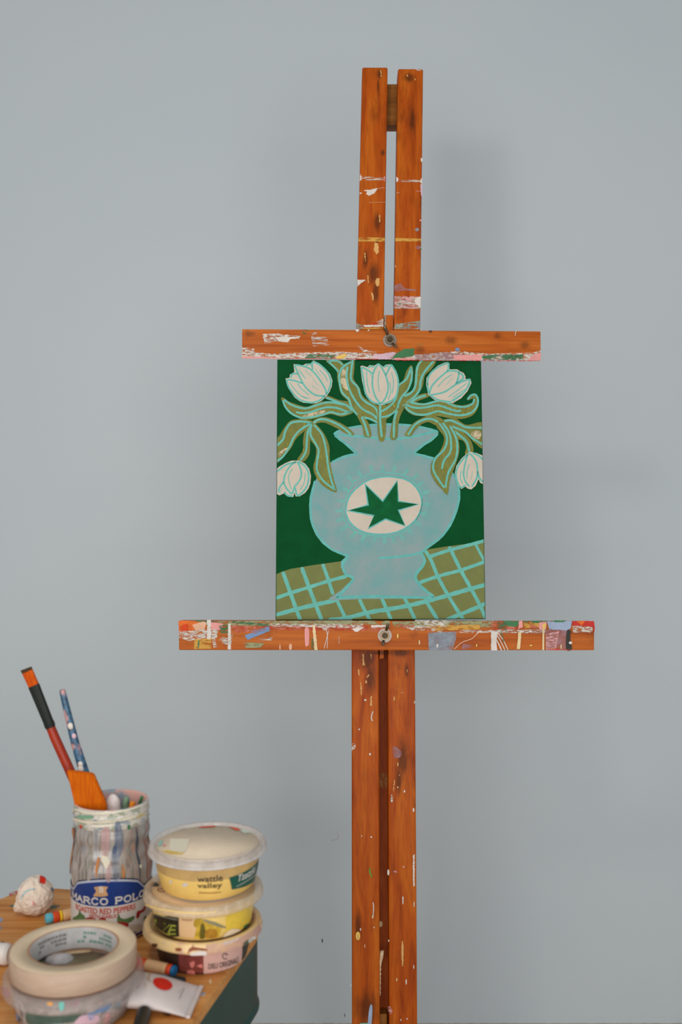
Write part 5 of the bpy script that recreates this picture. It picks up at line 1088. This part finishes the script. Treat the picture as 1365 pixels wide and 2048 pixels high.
obj('tape_band', bm, [TS, TT, flat('tape_underside', (206, 132, 78), .6)], tape)
bm = bmesh.new(); lathe(bm, [(.0368, -.0), (.03845, -.0), (.03845, th - .0004), (.0368, th - .0002), (.0368, 0)], (MX, MY, lz + .0002), 0, 96, lambda i: 1 if i == 2 else 0)
CG = flat('core_grey_print', (176, 172, 170), .45, .12, 120); pal = Pal(CG, flat('core_cardboard', (180, 132, 96), .7)); TEAL = flat('core_teal_print', (110, 150, 138), .5); GP = flat('core_grey_letter', (132, 128, 126), .5)
class Inner(Round):
    def p3(s, a, b, off=0.0): return Round.p3(s, a, b, -off)
IS = Inner(MX, MY, lz, [(.0368, 0), (.0368, th)], .0025)
random.seed(3)
for row, z in enumerate((.0052, .0090, .0128)):
    for d0, d1, mm in ((118, 172, TEAL), (190, 232, GP)):
        d = d0
        while d < d1:
            wv = random.uniform(2, 6)
            if random.random() < .8: lay(bm, IS, [(math.radians(a) * IS.R, zz) for a, zz in ((d, z), (d + wv, z), (d + wv, z + .0022), (d, z + .0022))], pal(mm), .0002)
            d += wv + 1.2
obj('core', bm, pal.m, tape, label='printed grey cardboard core')

# ------------------------------------------------------------------ small things on the table
# crumpled paper ball
bc = onz(71, 1826, TABLE); br = .0188
bc = Vector((bc.x, bc.y, TABLE + br * .97))
m, nt, b = newmat('crumpled_paper')
n1 = noise_n(nt, coords(nt), 60, 3, .5)
nt.links.new(ramp(nt, n1, [(.35, lin((226, 206, 186))), (.62, lin((224, 208, 192))), (.70, lin((226, 178, 164)))]), b.inputs['Base Color']); b.inputs['Roughness'].default_value = .7
ball = bmesh.new(); bmesh.ops.create_icosphere(ball, subdivisions=4, radius=br)
for v in ball.verts:
    d = v.co.normalized(); q = d * 2.3
    f = 1 + .10 * (1 - 2 * abs(noise.noise(q + Vector((3.1, 0, 0))))) + .05 * (1 - 2 * abs(noise.noise(q * 2.4))) - .05
    if d.z > .75: f += (d.z - .75) * .35
    v.co = d * br * f
tip = Vector((-.82, -.42, -.52)).normalized()
for v in ball.verts:
    a = v.co.normalized().dot(tip)
    if a > .93: v.co += tip * br * (a - .93) * 4.5
lowz = -br * .97
for v in ball.verts: v.co.z = max(v.co.z, lowz + .0002); v.co += bc
pal = Pal(MATS['crumpled_paper'])
from mathutils.bvhtree import BVHTree
ball.normal_update(); BV = BVHTree.FromBMesh(ball)
def raypatch(bm, pts, mi, off):
    t = bmesh.new(); vs = [t.verts.new((x, y, 0)) for x, y in pts]
    for f in tessellate_polygon([[Vector((x, y, 0)) for x, y in pts]]): t.faces.new([vs[k] for k in f])
    for ax, co in (((1, 0, 0), 0), ((0, 1, 0), 1)):
        lo = min(p[co] for p in pts); hi = max(p[co] for p in pts); x = lo + 1.2
        while x < hi:
            bmesh.ops.bisect_plane(t, geom=t.verts[:] + t.edges[:] + t.faces[:], plane_co=(x, x, 0), plane_no=ax); x += 1.2
    bad = []
    for v in t.verts:
        loc, nrm, _, _ = BV.ray_cast(CAM, ray(v.co.x, v.co.y).normalized())
        if loc is None: bad.append(v)
        else: v.co = loc + nrm * off - ray(v.co.x, v.co.y).normalized() * .0003
    bmesh.ops.delete(t, geom=bad, context='VERTS'); merge(bm, t, mi)
def raystroke(bm, pts, w, mi, off):
    c = catmull(pts, 6); L, R = [], []
    for i, p in enumerate(c):
        a, b2 = c[max(i - 1, 0)], c[min(i + 1, len(c) - 1)]; dx, dy = b2[0] - a[0], b2[1] - a[1]; l = math.hypot(dx, dy) or 1
        L.append((p[0] - dy / l * w / 2, p[1] + dx / l * w / 2)); R.append((p[0] + dy / l * w / 2, p[1] - dx / l * w / 2))
    raypatch(bm, L + R[::-1], mi, off)
k8 = lambda pts: [(x / 8.53, 1700 + y / 8.53) for x, y in pts]
raypatch(ball, k8([(680, 425), (790, 445), (765, 590), (670, 560)]), pal(flat('red_sticker', (206, 40, 16), .5)), .0006)
raystroke(ball, k8([(600, 665), (480, 690), (400, 760), (345, 840)]), 2.0, pal(flat('pale_blue_mark', (150, 196, 210), .5)), .0004)
raypatch(ball, k8([(865, 640), (900, 650), (915, 710), (885, 690)]), pal(flat('blue_mark', (60, 130, 170), .5)), .0004)
raypatch(ball, k8([(550, 850), (590, 900), (600, 950), (565, 940)]), pal(P_PINK), .0004)
po = obj('crumpled_paper_ball', ball, pal.m, origin=(bc.x, bc.y, TABLE)); tag(po, 'crumpled cream paper ball with a red patch at the back left of the table', 'paper')
# crayons
def stick(name, label, p, q, r, segs, cat='crayon'):
    """segs: (part, from, to, radius factor, material)"""
    p, q = Vector(p), Vector(q); o = thing(name, label, cat, (p.x, p.y, TABLE))
    for part, a, b2, k, mm in segs:
        bm = bmesh.new(); A2, B2 = p + (q - p) * a, p + (q - p) * b2; d = (B2 - A2).normalized()
        e = min(r * .25, (B2 - A2).length * .3)
        tube(bm, [A2, A2 + d * e, B2 - d * e, B2], [r * k * .82, r * k, r * k, r * k * .82], 0, 20); obj(part, bm, mm, o, smooth=True)
    return o
CR = .0056; zc = TABLE + CR + .0002
CB = flat('crayon_light_blue', (96, 178, 196), .5); CO = flat('crayon_orange_red', (214, 74, 28), .5); CW = flat('crayon_wrapper', (222, 178, 132), .6, .06, 80); CY = flat('crayon_yellow', (232, 190, 40), .5); CD = flat('crayon_blue', (24, 106, 160), .5)
p = onz(91, 1838, TABLE + .0056); q = onz(158, 1824, TABLE + .0056); d = (q - p).normalized() ; q = p + d * .034
stick('oil_pastel', 'light blue tipped crayon stub lying behind the tape, left of the jar', p, q, CR, [('tip', 0, .22, .92, CB), ('band', .22, .42, .99, CO), ('stripe', .42, .52, 1.0, CY), ('wrapper', .52, 1, 1, CW)])
p = onz(353, 1936, TABLE + .0056); q = onz(274, 1922, TABLE + .0056); p.y -= .006; q.y -= .004
stick('oil_pastel', 'blue tipped orange crayon lying against the bottom tub of the stack', p, q, CR, [('tip', 0, .085, .92, CD), ('band', .085, .2, 1.0, CO), ('wrapper', .2, .74, 1.02, CW), ('band', .74, 1, 1, CO)])
p = onz(373, 1953, TABLE + .0045); q = onz(296, 1941, TABLE + .0045); p.y -= .010; q.y -= .013
NV = flat('navy_barrel', (38, 48, 66), .4); stick('marker_pen', 'dark navy marker between the orange crayon and the white paint tube', p, q, .0042, [('cap', 0, .3, 1.0, flat('black_cap', (30, 34, 36), .4)), ('barrel', .3, .95, .97, NV), ('label_strip', .42, .66, 1.0, flat('blue_grey_strip', (96, 120, 140), .4)), ('end_plug', .95, 1, .8, flat('olive_plug', (128, 130, 60), .5))], 'marker')
# white paint tube with red circle
cr0 = onz(399, 1970, TABLE + .003); cr1 = onz(372, 2032, TABLE + .003)
mid = (cr0 + cr1) / 2; ax = Vector((-1, .06, 0)).normalized(); wv = (cr0 - cr1) / 2
pt = thing('paint_tube', 'flat white paint tube with a red circle, lying at the front table edge', 'tube', (mid.x, mid.y, TABLE))
m = flat('white_tube_plastic', (208, 196, 192), .4, .03, 60)
bm = bmesh.new(); pal = Pal(m); rows = []
NL = 14; LEN = .056
def tubesec(u):
    hw = wv.length * (1 - .05 * u); hh = .0012 + .0088 * math.sin(min(1, u * 1.05) * PI / 2) ** 1.0
    return hw, hh
wdir = wv.normalized()
for i in range(NL + 1):
    u = i / NL; hw, hh = tubesec(u); wd = (wdir * (1 - u) + Vector((.02, 1, 0)) * u).normalized()
    c = mid + ax * (LEN * u); c.z = TABLE + .0006 + hh
    rows.append([bm.verts.new(c + wd * hw * cos(2 * PI * k / 28) + Vector((0, 0, 1)) * hh * sin(2 * PI * k / 28)) for k in range(28)])
for A2, B2 in zip(rows, rows[1:]):
    for k in range(28):
        f = bm.faces.new((A2[k], A2[(k + 1) % 28], B2[(k + 1) % 28], B2[k])); f.smooth = True
bm.faces.new(rows[0]); bm.faces.new(rows[-1][::-1]); bmesh.ops.recalc_face_normals(bm, faces=bm.faces)
class TubeTop:
    step = .002
    def px(s, x, y, off=0):
        p = onz(x, y, TABLE + .008)
        for _ in range(4):
            a = (p - mid).dot(ax); z = s.z(p); p = onz(x, y, z)
        return (p.x, p.y)
    def z(s, p):
        u = max(0, min(1, (Vector((p.x, p.y, mid.z)) - mid).dot(ax) / LEN)); hw, hh = tubesec(u)
        wd = (wdir * (1 - u) + Vector((.02, 1, 0)) * u).normalized(); c = mid + ax * (LEN * u)
        k = max(-1, min(1, (Vector((p.x, p.y, c.z)) - c).dot(wd) / hw)); return TABLE + .0006 + hh + hh * math.sqrt(max(0, 1 - k * k))
    def p3(s, a, b2, off=0): return Vector((a, b2, s.z(Vector((a, b2, 0))) + off + .0003))
TTp = TubeTop()
patch(bm, TTp, Z(18, [(425, 495), (520, 485), (640, 515), (715, 580), (720, 640), (660, 690), (570, 695), (460, 650), (395, 560)]), pal(flat('red_circle', (204, 22, 14), .45, .03)), .0003, sm=True)
TG = flat('tube_print_grey', (150, 140, 142), .5); TGo = flat('tube_print_gold', (190, 150, 100), .5)
for ln, w2, mm in (([(930, 650), (890, 740), (840, 850)], 1.2, TG), ([(860, 690), (825, 745)], 1.0, TG), ([(345, 430), (320, 500), (350, 550)], 2.2, TGo), ([(260, 580), (265, 640)], 2.0, TGo), ([(290, 470), (340, 520)], 1.6, TGo), ([(130, 630), (140, 665)], 3.0, P_RED)):
    stroke(bm, TTp, Z(18, ln), w2, pal(mm), .0004)
obj('tube_body', bm, pal.m, pt)
bm = bmesh.new(); e0, e1 = cr0.copy(), cr1.copy(); e0.z = e1.z = TABLE + .0018
ex = -ax * .0035
box8(bm, [e1 + Vector((0, 0, -.0011)), e1 + ex + Vector((0, 0, -.0011)), e1 + ex + Vector((0, 0, .0011)), e1 + Vector((0, 0, .0011)), e0 + Vector((0, 0, -.0011)), e0 + ex + Vector((0, 0, -.0011)), e0 + ex + Vector((0, 0, .0011)), e0 + Vector((0, 0, .0011))], 0, .0003)
obj('crimp', bm, m, pt)
# white tube end at the left edge
p = onz(14, 1930, TABLE + .004); p = Vector((p.x, .94, TABLE + .0101)); p.x = (14 - 682.5) / F * .94
stick('white_tube', 'white cylindrical tube end at the left edge, behind the masking tape', p, p + Vector((-.05, .006, 0)), .0099, [('cap', 0, .3, 1.0, flat('white_cap', (222, 214, 208), .4)), ('barrel', .3, 1, .94, flat('white_barrel', (206, 200, 196), .4))], 'tube')
# black pen end at the bottom edge
p = onz(288, 2022, TABLE + .008); p = Vector((p.x, .842, TABLE + .0064)); 
stick('black_marker', 'black marker end pointing at the viewer beside the clear tub, bottom edge', p, p + Vector((.004, -.075, 0)), .0062, [('cap', 0, .55, 1.0, flat('black_plastic', (30, 32, 28), .35, .2, 100)), ('barrel', .55, 1, .93, flat('grey_barrel', (90, 90, 88), .4))], 'marker')

# ------------------------------------------------------------------ light, world, camera
wd = bpy.data.worlds.new('room_light'); bpy.context.scene.world = wd; wd.use_nodes = True
nt = wd.node_tree; bg = nt.nodes['Background']
tcw = node(nt, 'ShaderNodeTexCoord'); sx = node(nt, 'ShaderNodeSeparateXYZ'); nt.links.new(tcw.outputs['Generated'], sx.inputs[0])
mr = node(nt, 'ShaderNodeMapRange'); mr.inputs['From Min'].default_value = -1; mr.inputs['From Max'].default_value = 1; nt.links.new(sx.outputs['X'], mr.inputs['Value'])
nt.links.new(ramp(nt, mr.outputs[0], [(.1, (1.0, .95, .90, 1)), (.5, (.97, 1.0, 1.0, 1)), (.9, (.84, .97, 1.08, 1))]), bg.inputs['Color'])
bg.inputs['Strength'].default_value = .40
def area(name, loc, target, size, power, col, shape='DISK', sy=None):
    l = bpy.data.lights.new(name, 'AREA'); l.energy = power; l.color = col; l.shape = shape; l.size = size
    if sy: l.size_y = sy
    o = link(bpy.data.objects.new(name, l)); o.location = loc
    o.rotation_euler = (Vector(target) - Vector(loc)).to_track_quat('-Z', 'Y').to_euler(); return o
area('clip_lamp', (-.32, .55, 1.585), (.05, 1.9, .9), .14, 1.9, (1, .94, .87))
area('front_fill_light', (.15, -.80, 1.0), (.0, 1.9, .70), 2.4, 26, (1, .985, .96), 'RECTANGLE', 1.2)  # added wide soft fill from behind the camera, no window is known there
area('left_fill_light', (-1.0, -.70, 1.45), (.0, 1.7, .75), 1.0, 6, (1, .975, .94), 'RECTANGLE', 1.2)  # second added fill, softens the shadows left by the front one
cam = bpy.data.cameras.new('camera'); co = link(bpy.data.objects.new('camera', cam))
co.location = CAM; co.rotation_euler = (PI / 2 + PITCH, 0, 0)
cam.sensor_fit = 'VERTICAL'; cam.sensor_height = 36; cam.lens = F * 36 / 2048; cam.clip_start = .02
cam.dof.use_dof = True; cam.dof.focus_distance = 1.42; cam.dof.aperture_fstop = 5.6
S_ = bpy.context.scene; S_.camera = co
S_.view_settings.view_transform = 'Standard'; S_.view_settings.look = 'None'; S_.view_settings.gamma = 1; S_.view_settings.exposure = 0; S_.view_settings.use_curve_mapping = False
